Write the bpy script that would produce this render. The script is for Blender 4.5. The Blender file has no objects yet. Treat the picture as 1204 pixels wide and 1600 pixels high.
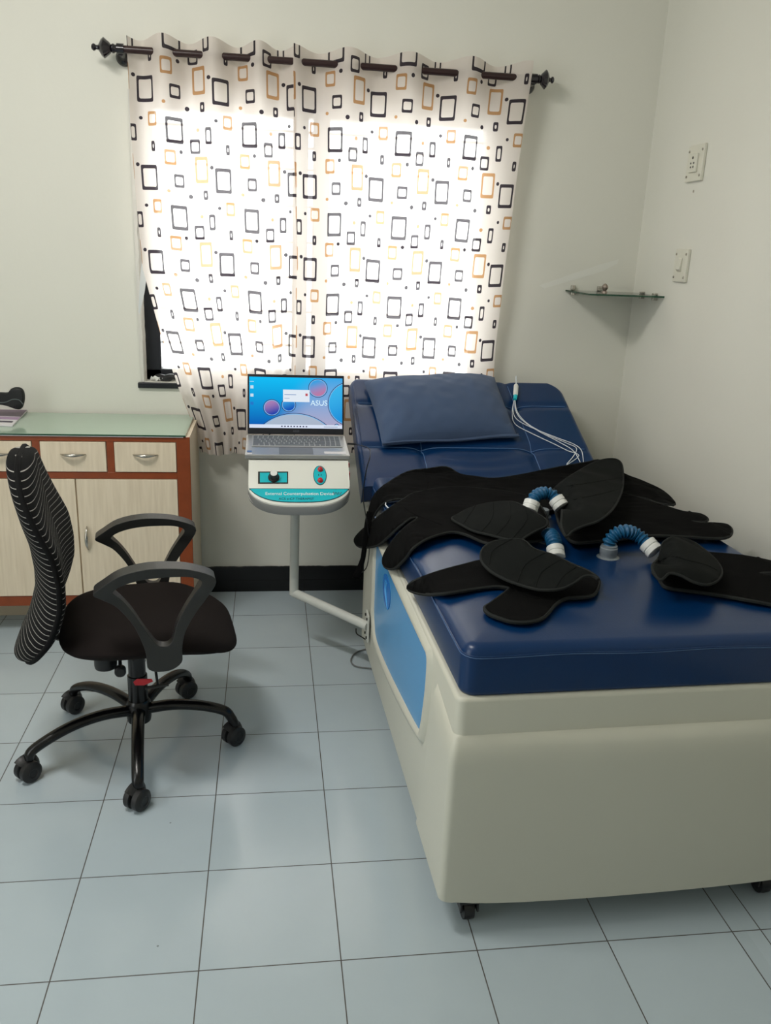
import bpy, bmesh, math, random
from mathutils import Vector, Matrix, noise
import mathutils.geometry as mg
random.seed(7)
sc = bpy.context.scene
C = sc.collection
PI = math.pi

# ------------------------------------------------------------------ camera
F, YAW, PITCH, ROLL = 1314.58947, 0.14340216, 0.30030006, 0.04222784
O = Vector((-0.15210536, -3.23624545, 1.4604424))
fw = Vector((math.sin(YAW)*math.cos(PITCH), math.cos(YAW)*math.cos(PITCH), -math.sin(PITCH)))
r0 = Vector((math.cos(YAW), -math.sin(YAW), 0)); u0 = r0.cross(fw)
RT = r0*math.cos(ROLL)+u0*math.sin(ROLL); UP = -r0*math.sin(ROLL)+u0*math.cos(ROLL)
cd = bpy.data.cameras.new('camera'); cam = bpy.data.objects.new('camera', cd); C.objects.link(cam)
cd.sensor_fit = 'VERTICAL'; cd.sensor_height = 24; cd.lens = F/1600*24; cd.clip_start = .05
M = Matrix((RT, UP, -fw)).transposed().to_4x4(); M.translation = O; cam.matrix_world = M
sc.camera = cam

# ------------------------------------------------------------------ world, lamps, exposure
SKY = 11.5
LAMP = 32.0
FILL = 38.0
sc.view_settings.view_transform = 'Standard'; sc.view_settings.look = 'None'
sc.view_settings.gamma = 1; sc.view_settings.use_curve_mapping = False
sc.view_settings.exposure = -0.08
w = bpy.data.worlds.new('sky'); sc.world = w; w.use_nodes = True
bgn = w.node_tree.nodes['Background']; bgn.inputs[0].default_value = (1, 1, 1, 1); bgn.inputs[1].default_value = SKY

def area(name, loc, look, sx, sy, power, col, portal=False):
    l = bpy.data.lights.new(name, 'AREA'); l.shape = 'RECTANGLE'; l.size = sx; l.size_y = sy
    l.energy = power; l.color = col; l.cycles.is_portal = portal
    o = bpy.data.objects.new(name, l); C.objects.link(o)
    d = Vector(look)-Vector(loc); o.matrix_world = Matrix.Translation(loc) @ d.to_track_quat('-Z', 'Y').to_matrix().to_4x4()
    return o
area('tube_lamp_light', (-1.05, -1.6, 2.75), (-.2, -.6, 0), .9, .12, LAMP, (1, .97, .92))
area('left_fill_light', (-2.24, -2.2, 1.45), (1.3, -1.2, 1.3), 1.7, 2.3, FILL, (.95, .99, 1))  # added soft fill at the left wall, out of view; no doorway is modelled
area('window_portal', (.05, .50, 1.45), (.05, -1, 1.45), 1.5, 1.15, 1, (1, 1, 1), True)

# ------------------------------------------------------------------ helpers: pixels to points
def ray(u, v): return RT*((u-602)/F)+UP*((800-v)/F)+fw
def at(u, v, ax, val):
    d = ray(u, v); return O+d*((val-O[ax])/d[ax])
def cut(u, v, P, N):
    d = ray(u, v); P = Vector(P); N = Vector(N); return O+d*((P-O).dot(N)/d.dot(N))
def hit(u, v, h, t0=.6, t1=4.2, n=300):
    d = ray(u, v); pt = t0; prev = None
    for i in range(n+1):
        t = t0+(t1-t0)*i/n; p = O+d*t; f = p.z-h(p.x, p.y)
        if f < 0 and prev is not None:
            a, b = pt, t
            for _ in range(30):
                m = (a+b)/2; q = O+d*m
                if q.z-h(q.x, q.y) < 0: b = m
                else: a = m
            return O+d*b
        prev = f; pt = t
    return O+d*t1

# ------------------------------------------------------------------ helpers: materials
def lin(c):
    return tuple((x/255/12.92 if x/255 <= .04045 else ((x/255+.055)/1.055)**2.4) for x in c)+(1,)
MATS = {}
def mat(name, rgb, rough=.5, metal=0, noise_amt=0, nscale=20, bump=0, bscale=200, coat=0, trans=0, emit=0, spec=.5, sheen=0, ior=1.45):
    if name in MATS: return MATS[name]
    m = bpy.data.materials.new(name); m.use_nodes = True; nt = m.node_tree; b = nt.nodes['Principled BSDF']
    col = lin(rgb)
    b.inputs['Base Color'].default_value = col; b.inputs['Roughness'].default_value = rough
    b.inputs['Metallic'].default_value = metal; b.inputs['Specular IOR Level'].default_value = spec
    b.inputs['Coat Weight'].default_value = coat; b.inputs['Transmission Weight'].default_value = trans
    b.inputs['Sheen Weight'].default_value = sheen; b.inputs['IOR'].default_value = ior
    if emit: b.inputs['Emission Color'].default_value = col; b.inputs['Emission Strength'].default_value = emit
    tc = nt.nodes.new('ShaderNodeTexCoord')
    if noise_amt:
        n = nt.nodes.new('ShaderNodeTexNoise'); n.inputs['Scale'].default_value = nscale; n.inputs['Detail'].default_value = 5
        nt.links.new(tc.outputs['Object'], n.inputs['Vector'])
        mx = nt.nodes.new('ShaderNodeMix'); mx.data_type = 'RGBA'
        mx.inputs[6].default_value = tuple(x*(1-noise_amt) for x in col[:3])+(1,)
        mx.inputs[7].default_value = tuple(min(1, x*(1+noise_amt)) for x in col[:3])+(1,)
        nt.links.new(n.outputs['Fac'], mx.inputs[0]); nt.links.new(mx.outputs[2], b.inputs['Base Color'])
    if bump:
        n2 = nt.nodes.new('ShaderNodeTexNoise'); n2.inputs['Scale'].default_value = bscale; n2.inputs['Detail'].default_value = 3
        nt.links.new(tc.outputs['Object'], n2.inputs['Vector'])
        bp = nt.nodes.new('ShaderNodeBump'); bp.inputs['Strength'].default_value = bump; bp.inputs['Distance'].default_value = .002
        nt.links.new(n2.outputs['Fac'], bp.inputs['Height']); nt.links.new(bp.outputs[0], b.inputs['Normal'])
    MATS[name] = m; return m

def math_node(nt, op, a, b=None, c=None):
    n = nt.nodes.new('ShaderNodeMath'); n.operation = op
    for i, x in enumerate((a, b, c)):
        if x is None: continue
        if isinstance(x, (int, float)): n.inputs[i].default_value = x
        else: nt.links.new(x, n.inputs[i])
    return n.outputs[0]

# ------------------------------------------------------------------ helpers: objects
def W(o):
    if o.parent is None: return o.matrix_basis.copy()
    return W(o.parent) @ o.matrix_parent_inverse @ o.matrix_basis
def tag(o, label=None, cat=None, group=None, kind=None):
    if label: o['label'] = label
    if cat: o['category'] = cat
    if group: o['group'] = group
    if kind: o['kind'] = kind
    return o
def thing(name, label, cat, loc=(0, 0, 0), rz=0, group=None):
    o = bpy.data.objects.new(name, None); C.objects.link(o); o.location = loc; o.rotation_euler = (0, 0, rz)
    o.empty_display_size = .05
    return tag(o, label, cat, group)
def obj(name, bm, m, parent=None, local=False, smooth=True, sharp=40, bevel=0, seg=3, solid=0, sub=0, label=None):
    me = bpy.data.meshes.new(name); bmesh.ops.recalc_face_normals(bm, faces=bm.faces[:]); bm.to_mesh(me); bm.free()
    me.materials.append(m)
    if smooth:
        me.polygons.foreach_set('use_smooth', [True]*len(me.polygons)); me.set_sharp_from_angle(angle=math.radians(sharp))
    o = bpy.data.objects.new(name, me); C.objects.link(o)
    if parent:
        o.parent = parent
        if not local: o.matrix_parent_inverse = W(parent).inverted()
    if solid:
        s = o.modifiers.new('solid', 'SOLIDIFY'); s.thickness = solid; s.offset = 0
    if bevel:
        b = o.modifiers.new('bevel', 'BEVEL'); b.width = bevel; b.segments = seg; b.limit_method = 'ANGLE'; b.angle_limit = math.radians(35)
        o.modifiers.new('wn', 'WEIGHTED_NORMAL').keep_sharp = False
    if sub:
        s = o.modifiers.new('sub', 'SUBSURF'); s.levels = s.render_levels = sub
    if label: o['label'] = label
    return o
def struct(name, bm, m, **k):
    o = obj(name, bm, m, **k); o['kind'] = 'structure'; return o
def B(*parts):
    bm = bmesh.new()
    for p in parts: p(bm)
    return bm
def box(x0, y0, z0, x1, y1, z1):
    def f(bm):
        v = [bm.verts.new((x, y, z)) for x in (x0, x1) for y in (y0, y1) for z in (z0, z1)]
        for q in ((0, 1, 3, 2), (4, 6, 7, 5), (0, 4, 5, 1), (2, 3, 7, 6), (0, 2, 6, 4), (1, 5, 7, 3)): bm.faces.new([v[i] for i in q])
    return f
def prism(pts, d):
    """closed 3-D outline extruded along vector d"""
    def f(bm):
        d_ = Vector(d); a = [bm.verts.new(Vector(p)) for p in pts]; b = [bm.verts.new(Vector(p)+d_) for p in pts]
        n = len(pts); bm.faces.new(a); bm.faces.new(b[::-1])
        for i in range(n): bm.faces.new((a[i], b[i], b[(i+1) % n], a[(i+1) % n]))
    return f
def frames(path, closed=False):
    n = len(path); T = []
    for i in range(n):
        a = path[(i-1) % n] if closed or i > 0 else path[i]; b = path[(i+1) % n] if closed or i < n-1 else path[i]
        t = (b-a); T.append(t.normalized() if t.length > 1e-9 else Vector((0, 0, 1)))
    up = Vector((0, 0, 1)) if abs(T[0].z) < .9 else Vector((1, 0, 0))
    N = [(up-T[0]*up.dot(T[0])).normalized()]
    for i in range(1, n):
        q = T[i-1].rotation_difference(T[i]); v = q @ N[-1]; N.append((v-T[i]*v.dot(T[i])).normalized())
    return T, N
def tube(path, r, n=12, closed=False, sx=1, sy=1, cap=True):
    path = [Vector(p) for p in path]
    def f(bm):
        T, N = frames(path, closed); rings = []
        for i, p in enumerate(path):
            rr = r(i/(len(path)-1)) if callable(r) else (r[i] if isinstance(r, (list, tuple)) else r)
            Bn = T[i].cross(N[i])
            rings.append([bm.verts.new(p+N[i]*math.cos(2*PI*k/n)*rr*sx+Bn*math.sin(2*PI*k/n)*rr*sy) for k in range(n)])
        m = len(rings)
        for i in range(m if closed else m-1):
            a, b = rings[i], rings[(i+1) % m]
            for k in range(n): bm.faces.new((a[k], a[(k+1) % n], b[(k+1) % n], b[k]))
        if not closed and cap: bm.faces.new(rings[0][::-1]); bm.faces.new(rings[-1])
    return f
def lathe(prof, c, axis='z', n=24):
    """prof = [(r, h)], revolved round the axis through c; closed with caps"""
    c = Vector(c)
    ax = {'x': Vector((1, 0, 0)), 'y': Vector((0, 1, 0)), 'z': Vector((0, 0, 1))}[axis] if isinstance(axis, str) else Vector(axis).normalized()
    e = ax.orthogonal().normalized(); g = ax.cross(e)
    def f(bm):
        R_ = [[bm.verts.new(c+ax*h+(e*math.cos(2*PI*k/n)+g*math.sin(2*PI*k/n))*max(r, .0002)) for k in range(n)] for r, h in prof]
        for a, b in zip(R_, R_[1:]):
            for k in range(n): bm.faces.new((a[k], a[(k+1) % n], b[(k+1) % n], b[k]))
        bm.faces.new(R_[0][::-1]); bm.faces.new(R_[-1])
    return f
def cat(pts, per=6, closed=False):
    P = [Vector(p) for p in pts]; n = len(P); out = []
    for i in range(n if closed else n-1):
        g = lambda j: P[j % n] if closed else P[max(0, min(n-1, j))]
        p0, p1, p2, p3 = g(i-1), g(i), g(i+1), g(i+2)
        for k in range(per):
            t = k/per
            out.append(.5*((2*p1)+(p2-p0)*t+(2*p0-5*p1+4*p2-p3)*t*t+(3*p1-p0-3*p2+p3)*t**3))
    if not closed: out.append(P[-1])
    return out
def grid_surface(fn, nu, nv):
    def f(bm):
        V = [[bm.verts.new(fn(i/nu, j/nv)) for i in range(nu+1)] for j in range(nv+1)]
        for j in range(nv):
            for i in range(nu): bm.faces.new((V[j][i], V[j][i+1], V[j+1][i+1], V[j+1][i]))
    return f
def text(name, s, size, m, mtx, parent, depth=.0006, align='CENTER'):
    cu = bpy.data.curves.new(name, 'FONT'); cu.body = s; cu.size = size; cu.extrude = depth; cu.align_x = align; cu.align_y = 'CENTER'
    o = bpy.data.objects.new(name, cu); C.objects.link(o)
    dg = bpy.context.evaluated_depsgraph_get(); me = bpy.data.meshes.new_from_object(o.evaluated_get(dg))
    bpy.data.objects.remove(o); me.transform(mtx); me.materials.append(m)
    t = bpy.data.objects.new(name, me); C.objects.link(t)
    if parent: t.parent = parent; t.matrix_parent_inverse = W(parent).inverted()
    return t
def basis(origin, x, y):
    x = Vector(x).normalized(); y = Vector(y); z = x.cross(y).normalized(); y = z.cross(x)
    m = Matrix((x, y, z)).transposed().to_4x4(); m.translation = Vector(origin); return m
def smoothstep(a, b, x):
    t = max(0, min(1, (x-a)/(b-a))); return t*t*(3-2*t)

# ------------------------------------------------------------------ materials
m_wall = mat('wall_paint', (219, 218, 208), .75, noise_amt=.02, nscale=3, bump=.15, bscale=60)
m_ceil = mat('ceiling_paint', (228, 226, 216), .85, noise_amt=.01)
m_black_stone = mat('black_skirting_stone', (12, 12, 14), .22, noise_amt=.3, nscale=40)
m_plaster = mat('rough_white_plaster', (205, 203, 196), .8, noise_amt=.08, nscale=40, bump=.6, bscale=60)
m_frame = mat('black_window_frame', (24, 26, 32), .35, noise_amt=.3, nscale=50)
m_blackpl = mat('black_plastic', (30, 30, 31), .42, bump=.1, bscale=600)
m_armpl = mat('textured_grey_black_plastic', (38, 38, 37), .4, bump=.2, bscale=900)
m_blackmet = mat('black_painted_steel', (9, 9, 10), .25)
m_seat = mat('dark_brown_black_seat_cloth', (29, 24, 23), .92, spec=.15, noise_amt=.15, nscale=300, bump=.4, bscale=900)
m_white = mat('off_white_moulded_shell', (198, 197, 183), .38, noise_amt=.015, nscale=6)
m_bluepanel = mat('light_blue_gloss_panel', (70, 148, 204), .25, noise_amt=.05, nscale=4)
m_emblem = mat('bright_blue_emblem', (22, 110, 190), .3)
m_leather = mat('royal_blue_vinyl', (2, 43, 86), .30, noise_amt=.06, nscale=8, bump=.1, bscale=350, spec=.45)
m_stitch = mat('blue_stitching', (84, 116, 160), .6)
m_denim = mat('washed_blue_denim', (62, 80, 110), .92, noise_amt=.16, nscale=9, bump=.3, bscale=700, sheen=.1)
m_cloth = mat('black_fleece_cloth', (9, 9, 9), .95, noise_amt=.25, nscale=120, bump=.5, bscale=500, spec=.08)
m_cloth2 = mat('black_green_nylon_cloth', (15, 18, 17), .88, noise_amt=.2, nscale=150, bump=.4, bscale=700, spec=.12)
m_hem = mat('dark_grey_hem_binding', (38, 40, 39), .85, spec=.15)
m_hose = mat('teal_blue_corrugated_hose', (16, 84, 124), .42)
m_collar = mat('white_hose_collar', (225, 226, 222), .35)
m_greyfit = mat('grey_fitting', (128, 136, 142), .35)
m_wire = mat('white_wire', (215, 220, 225), .45)
m_bwire = mat('black_wire', (16, 16, 18), .5)
m_gwire = mat('grey_wire', (110, 112, 112), .5)
m_pole = mat('painted_white_steel', (200, 202, 196), .4, noise_amt=.06, nscale=30)
m_console = mat('white_console_shell', (226, 227, 219), .4)
m_skirt = mat('grey_console_skirt', (128, 130, 129), .45)
m_teal = mat('teal_label', (8, 186, 200), .4)
m_dteal = mat('dark_teal_border', (10, 70, 80), .4)
m_red = mat('red_button', (185, 36, 44), .35)
m_silver = mat('silver_laptop_shell', (168, 168, 166), .36, metal=.55)
m_key = mat('grey_key_cap', (104, 108, 111), .5)
m_chrome = mat('brushed_steel', (190, 186, 178), .25, metal=1)
m_laminate = mat('cream_wood_laminate', (205, 192, 168), .45)
m_red_wood = mat('red_brown_wood_edging', (132, 62, 28), .42, noise_amt=.25, nscale=25)
m_rod = mat('dark_brown_curtain_rod', (48, 30, 30), .3)
m_rodblack = mat('glossy_black_finial', (22, 18, 26), .15, coat=.5)
m_sock = mat('white_switch_plastic', (214, 212, 198), .35)
m_dark = mat('dark_hole', (40, 38, 34), .7)
m_navy = mat('navy_print', (10, 40, 60), .5)
m_whitetxt = mat('white_print', (235, 245, 245), .5)
m_paper = mat('white_paper', (215, 212, 214), .6)

def wood_grain(m):
    nt = m.node_tree; b = nt.nodes['Principled BSDF']; tc = nt.nodes.new('ShaderNodeTexCoord'); mp = nt.nodes.new('ShaderNodeMapping')
    mp.inputs['Scale'].default_value = (60, 60, 4); nt.links.new(tc.outputs['Object'], mp.inputs[0])
    n = nt.nodes.new('ShaderNodeTexNoise'); n.inputs['Scale'].default_value = 1.5; n.inputs['Detail'].default_value = 6; nt.links.new(mp.outputs[0], n.inputs['Vector'])
    r = nt.nodes.new('ShaderNodeValToRGB'); r.color_ramp.elements[0].position = .3; r.color_ramp.elements[0].color = lin((212, 197, 172)); r.color_ramp.elements[1].position = .65; r.color_ramp.elements[1].color = lin((224, 210, 186))
    nt.links.new(n.outputs['Fac'], r.inputs[0]); nt.links.new(r.outputs[0], b.inputs['Base Color'])
wood_grain(m_laminate)

def floor_material():
    m = bpy.data.materials.new('glazed_floor_tile'); m.use_nodes = True; nt = m.node_tree; b = nt.nodes['Principled BSDF']
    tc = nt.nodes.new('ShaderNodeTexCoord'); s = nt.nodes.new('ShaderNodeSeparateXYZ'); nt.links.new(tc.outputs['Object'], s.inputs[0])
    mk = lambda op, a, bb=None, c=None: math_node(nt, op, a, bb, c)
    far = mk('GREATER_THAN', s.outputs[0], .934)
    xs = mk('SUBTRACT', s.outputs[0], mk('MULTIPLY', far, .97-.9))
    def dist(v):
        f = mk('FRACT', mk('DIVIDE', v, .3)); g = mk('MINIMUM', f, mk('SUBTRACT', 1, f)); return mk('MULTIPLY', g, .3)
    near = mk('COMPARE', s.outputs[0], .9, .0014)
    dm = mk('MINIMUM', dist(xs), dist(s.outputs[1]))
    line = mk('MAXIMUM', mk('LESS_THAN', dm, .00135), near)
    # per tile tone
    fx = mk('FLOOR', mk('DIVIDE', xs, .3)); fy = mk('FLOOR', mk('DIVIDE', s.outputs[1], .3))
    cx = nt.nodes.new('ShaderNodeCombineXYZ'); nt.links.new(fx, cx.inputs[0]); nt.links.new(fy, cx.inputs[1])
    wn = nt.nodes.new('ShaderNodeTexWhiteNoise'); nt.links.new(cx.outputs[0], wn.inputs['Vector'])
    n = nt.nodes.new('ShaderNodeTexNoise'); n.inputs['Scale'].default_value = 9; n.inputs['Detail'].default_value = 6; nt.links.new(tc.outputs['Object'], n.inputs['Vector'])
    tone = mk('ADD', mk('MULTIPLY', wn.outputs['Value'], .05), mk('MULTIPLY', n.outputs['Fac'], .06))
    val = mk('ADD', .93, tone)
    mx = nt.nodes.new('ShaderNodeMix'); mx.data_type = 'RGBA'; mx.blend_type = 'MULTIPLY'; mx.inputs[0].default_value = 1
    mx.inputs[6].default_value = lin((176, 189, 196)); nt.links.new(val, mx.inputs[7])
    # specks of dirt
    vo = nt.nodes.new('ShaderNodeTexVoronoi'); vo.inputs['Scale'].default_value = 5; nt.links.new(tc.outputs['Object'], vo.inputs['Vector'])
    sp = mk('LESS_THAN', vo.outputs['Distance'], .013)
    dk = mk('MAXIMUM', line, mk('MULTIPLY', sp, .6))
    m2 = nt.nodes.new('ShaderNodeMix'); m2.data_type = 'RGBA'; nt.links.new(dk, m2.inputs[0]); nt.links.new(mx.outputs[2], m2.inputs[6]); m2.inputs[7].default_value = lin((78, 76, 72))
    nt.links.new(m2.outputs[2], b.inputs['Base Color'])
    nt.links.new(mk('ADD', mk('MULTIPLY', n.outputs['Fac'], .10), mk('ADD', .13, mk('MULTIPLY', line, .5))), b.inputs['Roughness'])
    bp = nt.nodes.new('ShaderNodeBump'); bp.inputs['Strength'].default_value = .4; bp.inputs['Distance'].default_value = .001
    nt.links.new(mk('MULTIPLY', line, -1), bp.inputs['Height']); nt.links.new(bp.outputs[0], b.inputs['Normal'])
    return m
m_floor = floor_material()

def curtain_material():
    m = bpy.data.materials.new('printed_curtain_voile'); m.use_nodes = True; nt = m.node_tree; nt.nodes.clear()
    out = nt.nodes.new('ShaderNodeOutputMaterial'); uv = nt.nodes.new('ShaderNodeUVMap'); uv.uv_map = 'uv'
    TW, TH = .28, .30; K = 1.7
    sx, sy = .28/314, .30/385
    els = [(0, 0, 72, 100, 'b'), (-94, 65, 18, 40, 'b'), (-24, 116, 45, 60, 't'), (22, 93, 8, 0, 'db'), (81, 71, 42, 58, 'b'),
           (142, 31, 28, 65, 'b'), (94, 0, 8, 0, 'dt'), (174, -30, 7, 0, 'db'), (222, -22, 42, 56, 't'), (105, 176, 60, 105, 't'),
           (151, 171, 8, 0, 'db'), (197, 233, 70, 100, 'b'), (7, 220, 46, 53, 'b'), (-38, 264, 7, 0, 'dt'),
           (54, 291, 9, 0, 'db'), (118, 290, 22, 38, 'b')]
    sc_ = nt.nodes.new('ShaderNodeVectorMath'); sc_.operation = 'MULTIPLY'; nt.links.new(uv.outputs[0], sc_.inputs[0]); sc_.inputs[1].default_value = (K, 1, 0)
    def vm(op, a, b=None, c=None):
        n = nt.nodes.new('ShaderNodeVectorMath'); n.operation = op; nt.links.new(a, n.inputs[0])
        if b is not None: n.inputs[1].default_value = b
        if c is not None: n.inputs[2].default_value = c
        return n.outputs
    masks = {'b': [], 't': []}
    for (x, y, w_, h_, k) in els:
        y = y-.1*x
        cx, cy = x*sx*K, -y*sy
        p = vm('WRAP', vm('SUBTRACT', sc_.outputs[0], (cx, cy, 0))[0], (TW*K/2, TH/2, 1), (-TW*K/2, -TH/2, -1))[0]
        if k[0] == 'd':
            q = vm('LENGTH', vm('MULTIPLY', p, (1/K, 1, 1))[0])['Value']
            masks[k[1]].append(math_node(nt, 'LESS_THAN', q, w_*.00085))
        else:
            q = vm('SUBTRACT', vm('ABSOLUTE', p)[0], (w_*.98*sx*K/2, h_*1.12*sy/2, 0))[0]
            s = nt.nodes.new('ShaderNodeSeparateXYZ'); nt.links.new(q, s.inputs[0])
            d = math_node(nt, 'SMOOTH_MAX', s.outputs[0], s.outputs[1], .012)
            lw = .012 if w_ > 50 else .0095
            masks[k].append(math_node(nt, 'COMPARE', d, -lw/2, lw/2))
    def total(L):
        a = L[0]
        for q in L[1:]: a = math_node(nt, 'MAXIMUM', a, q)
        return a
    mb, mt = total(masks['b']), total(masks['t'])
    c1 = nt.nodes.new('ShaderNodeMix'); c1.data_type = 'RGBA'; c1.inputs[6].default_value = lin((232, 223, 216)); c1.inputs[7].default_value = lin((190, 146, 104)); nt.links.new(mt, c1.inputs[0])
    c2 = nt.nodes.new('ShaderNodeMix'); c2.data_type = 'RGBA'; nt.links.new(c1.outputs[2], c2.inputs[6]); c2.inputs[7].default_value = lin((62, 56, 62)); nt.links.new(mb, c2.inputs[0])
    wv = nt.nodes.new('ShaderNodeTexNoise'); wv.inputs['Scale'].default_value = 900; nt.links.new(uv.outputs[0], wv.inputs['Vector'])
    bp = nt.nodes.new('ShaderNodeBump'); bp.inputs['Strength'].default_value = .1; bp.inputs['Distance'].default_value = .001; nt.links.new(wv.outputs['Fac'], bp.inputs['Height'])
    di = nt.nodes.new('ShaderNodeBsdfDiffuse'); tr = nt.nodes.new('ShaderNodeBsdfTranslucent'); tp = nt.nodes.new('ShaderNodeBsdfTransparent')
    for n in (di, tr): nt.links.new(c2.outputs[2], n.inputs['Color']); nt.links.new(bp.outputs[0], n.inputs['Normal'])
    a = nt.nodes.new('ShaderNodeMixShader'); a.inputs[0].default_value = .5; nt.links.new(di.outputs[0], a.inputs[1]); nt.links.new(tr.outputs[0], a.inputs[2])
    bm_ = nt.nodes.new('ShaderNodeMixShader'); nt.links.new(a.outputs[0], bm_.inputs[1]); nt.links.new(tp.outputs[0], bm_.inputs[2])
    fac = math_node(nt, 'SUBTRACT', .10, math_node(nt, 'MULTIPLY', math_node(nt, 'MAXIMUM', mb, mt), .080))
    nt.links.new(fac, bm_.inputs[0]); nt.links.new(bm_.outputs[0], out.inputs[0])
    return m
m_curtain = curtain_material()

def glass_material(name, tint, alpha):
    m = bpy.data.materials.new(name); m.use_nodes = True; nt = m.node_tree; nt.nodes.clear()
    out = nt.nodes.new('ShaderNodeOutputMaterial'); g = nt.nodes.new('ShaderNodeBsdfGlossy'); g.inputs['Roughness'].default_value = .02
    t = nt.nodes.new('ShaderNodeBsdfTransparent'); t.inputs[0].default_value = tint
    f = nt.nodes.new('ShaderNodeFresnel'); f.inputs[0].default_value = 1.5; mx = nt.nodes.new('ShaderNodeMixShader')
    nt.links.new(f.outputs[0], mx.inputs[0]); nt.links.new(t.outputs[0], mx.inputs[1]); nt.links.new(g.outputs[0], mx.inputs[2]); nt.links.new(mx.outputs[0], out.inputs[0])
    return m
m_pane = glass_material('window_glass', (.95, .97, .96, 1), 0)
m_shelfglass = glass_material('pale_green_glass', (.82, .9, .85, 1), 0)
m_glassedge = mat('dark_green_glass_edge', (42, 78, 60), .2)
m_glasstop = mat('green_tinted_glass_sheet', (160, 182, 164), .08, noise_amt=.03, nscale=6, coat=.3)

# ------------------------------------------------------------------ room shell
XR, YB, XL, YF, H = 1.369, .264, -2.3, -4.0, 2.9
WX0, WX1, WZ0, WZ1 = -.665, .76, .918, 1.99
struct('floor', B(box(XL-.1, YF-.1, -.05, XR+.1, YB+.2, 0)), m_floor, smooth=False)
struct('ceiling', B(box(XL-.1, YF-.1, H, XR+.1, YB+.2, H+.05)), m_ceil, smooth=False)
T = .2
struct('wall_back', B(box(XL, YB, 0, WX0, YB+T, H), box(WX1, YB, 0, XR, YB+T, H), box(WX0, YB, 0, WX1, YB+T, WZ0), box(WX0, YB, WZ1, WX1, YB+T, H)), m_wall, smooth=False)
struct('wall_right', B(box(XR, YF, 0, XR+.1, YB+T, H)), m_wall, smooth=False)
struct('wall_left', B(box(XL-.1, YF, 0, XL, YB+T, H)), m_wall, smooth=False)
struct('wall_front', B(box(XL, YF-.1, 0, XR, YF, H)), m_wall, smooth=False)
def ragged(bm):
    n = 300
    x0, x1 = -.443, XR
    f = [bm.verts.new((x0+(x1-x0)*i/n, YB-.009, 0)) for i in range(n+1)]
    g = [bm.verts.new((x0+(x1-x0)*i/n, YB-.009, .117-.004*max(0, noise.noise(Vector((i*.13, 0, 0))))-.002*abs(noise.noise(Vector((i*.7, 3, 0)))))) for i in range(n+1)]
    h = [bm.verts.new((v.co.x, YB+.001, v.co.z)) for v in g]
    for i in range(n): bm.faces.new((f[i], f[i+1], g[i+1], g[i])); bm.faces.new((g[i], g[i+1], h[i+1], h[i]))
bb = struct('baseboard_back', B(ragged, box(-.443, YB-.0105, .052, XR, YB-.008, .0535)), m_black_stone, smooth=False)
struct('baseboard_right', B(box(XR-.009, YF, 0, XR+.001, YB-.01, .117)), m_black_stone, smooth=False)

# window_1: plaster reveal, black sliding frame, panes, outer grille, sill
win = bpy.data.objects.new('window_1', None); C.objects.link(win); win.location = (WX0, .3, WZ0); win['kind'] = 'structure'
def reveal(bm):
    for j in range(40):
        z0, z1 = WZ0+(WZ1-WZ0)*j/40, WZ0+(WZ1-WZ0)*(j+1)/40
    n = 60
    a = [bm.verts.new((WX0-.001, YB-.004, WZ0+(WZ1-WZ0)*j/n)) for j in range(n+1)]
    b = [bm.verts.new((WX0+.012+.004*noise.noise(Vector((0, 0, j*.45))), YB-.004, WZ0+(WZ1-WZ0)*j/n)) for j in range(n+1)]
    c = [bm.verts.new((v.co.x+.004, .335, v.co.z)) for v in b]
    for j in range(n): bm.faces.new((a[j], b[j], b[j+1], a[j+1])); bm.faces.new((b[j], c[j], c[j+1], b[j+1]))
obj('window_reveal', B(reveal), m_plaster, win, smooth=False)
fy0, fy1 = .325, .40
fx0, fx1, fz0, fz1 = WX0, WX1, WZ0, WZ1
obj('window_frame', B(box(fx0, fy0, fz0, fx0+.075, fy1, fz1), box(fx1-.055, fy0, fz0, fx1, fy1, fz1), box(fx0, fy0, fz0, fx1, fy1, fz0+.045), box(fx0, fy0, fz1-.05, fx1, fy1, fz1)), m_frame, win, bevel=.004)
obj('sash', B(box(-.06, .345, fz0+.045, -.0, .365, fz1-.05), box(.02, .37, fz0+.045, .085, .39, fz1-.05)), m_frame, win, bevel=.003)
obj('pane', B(box(fx0+.075, .355, fz0+.045, .0, .358, fz1-.05)), m_pane, win, smooth=False)
obj('pane', B(box(.02, .378, fz0+.045, fx1-.055, .381, fz1-.05)), m_pane, win, smooth=False)
obj('grille', B(*[tube([(fx0+.02, .43, z), (fx1-.02, .43, z)], .005, 8) for z in (1.06, 1.2, 1.34, 1.48, 1.62, 1.76, 1.84, 1.9)]), m_frame, win)
obj('window_sill', B(box(WX0-.012, YB-.016, WZ0-.024, WX1+.012, .34, WZ0-.002)), m_frame, win, bevel=.003)

# old filler smear on the wall beside the shelf
def scuff(pts, name):
    return obj(name, B(prism([at(u, v, 1, YB-.0006) for u, v in pts], (0, -.0003, 0))), mat('pale_filler', (224, 224, 216), .8), None, smooth=False)

sc_o = scuff([(842, 446), (870, 436), (905, 424), (935, 414), (966, 405), (964, 412), (940, 424), (915, 432), (880, 442), (850, 451)], 'filler_smear')
tag(sc_o, 'pale smear of old filler on the back wall beside the glass shelf', 'wall mark')

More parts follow.
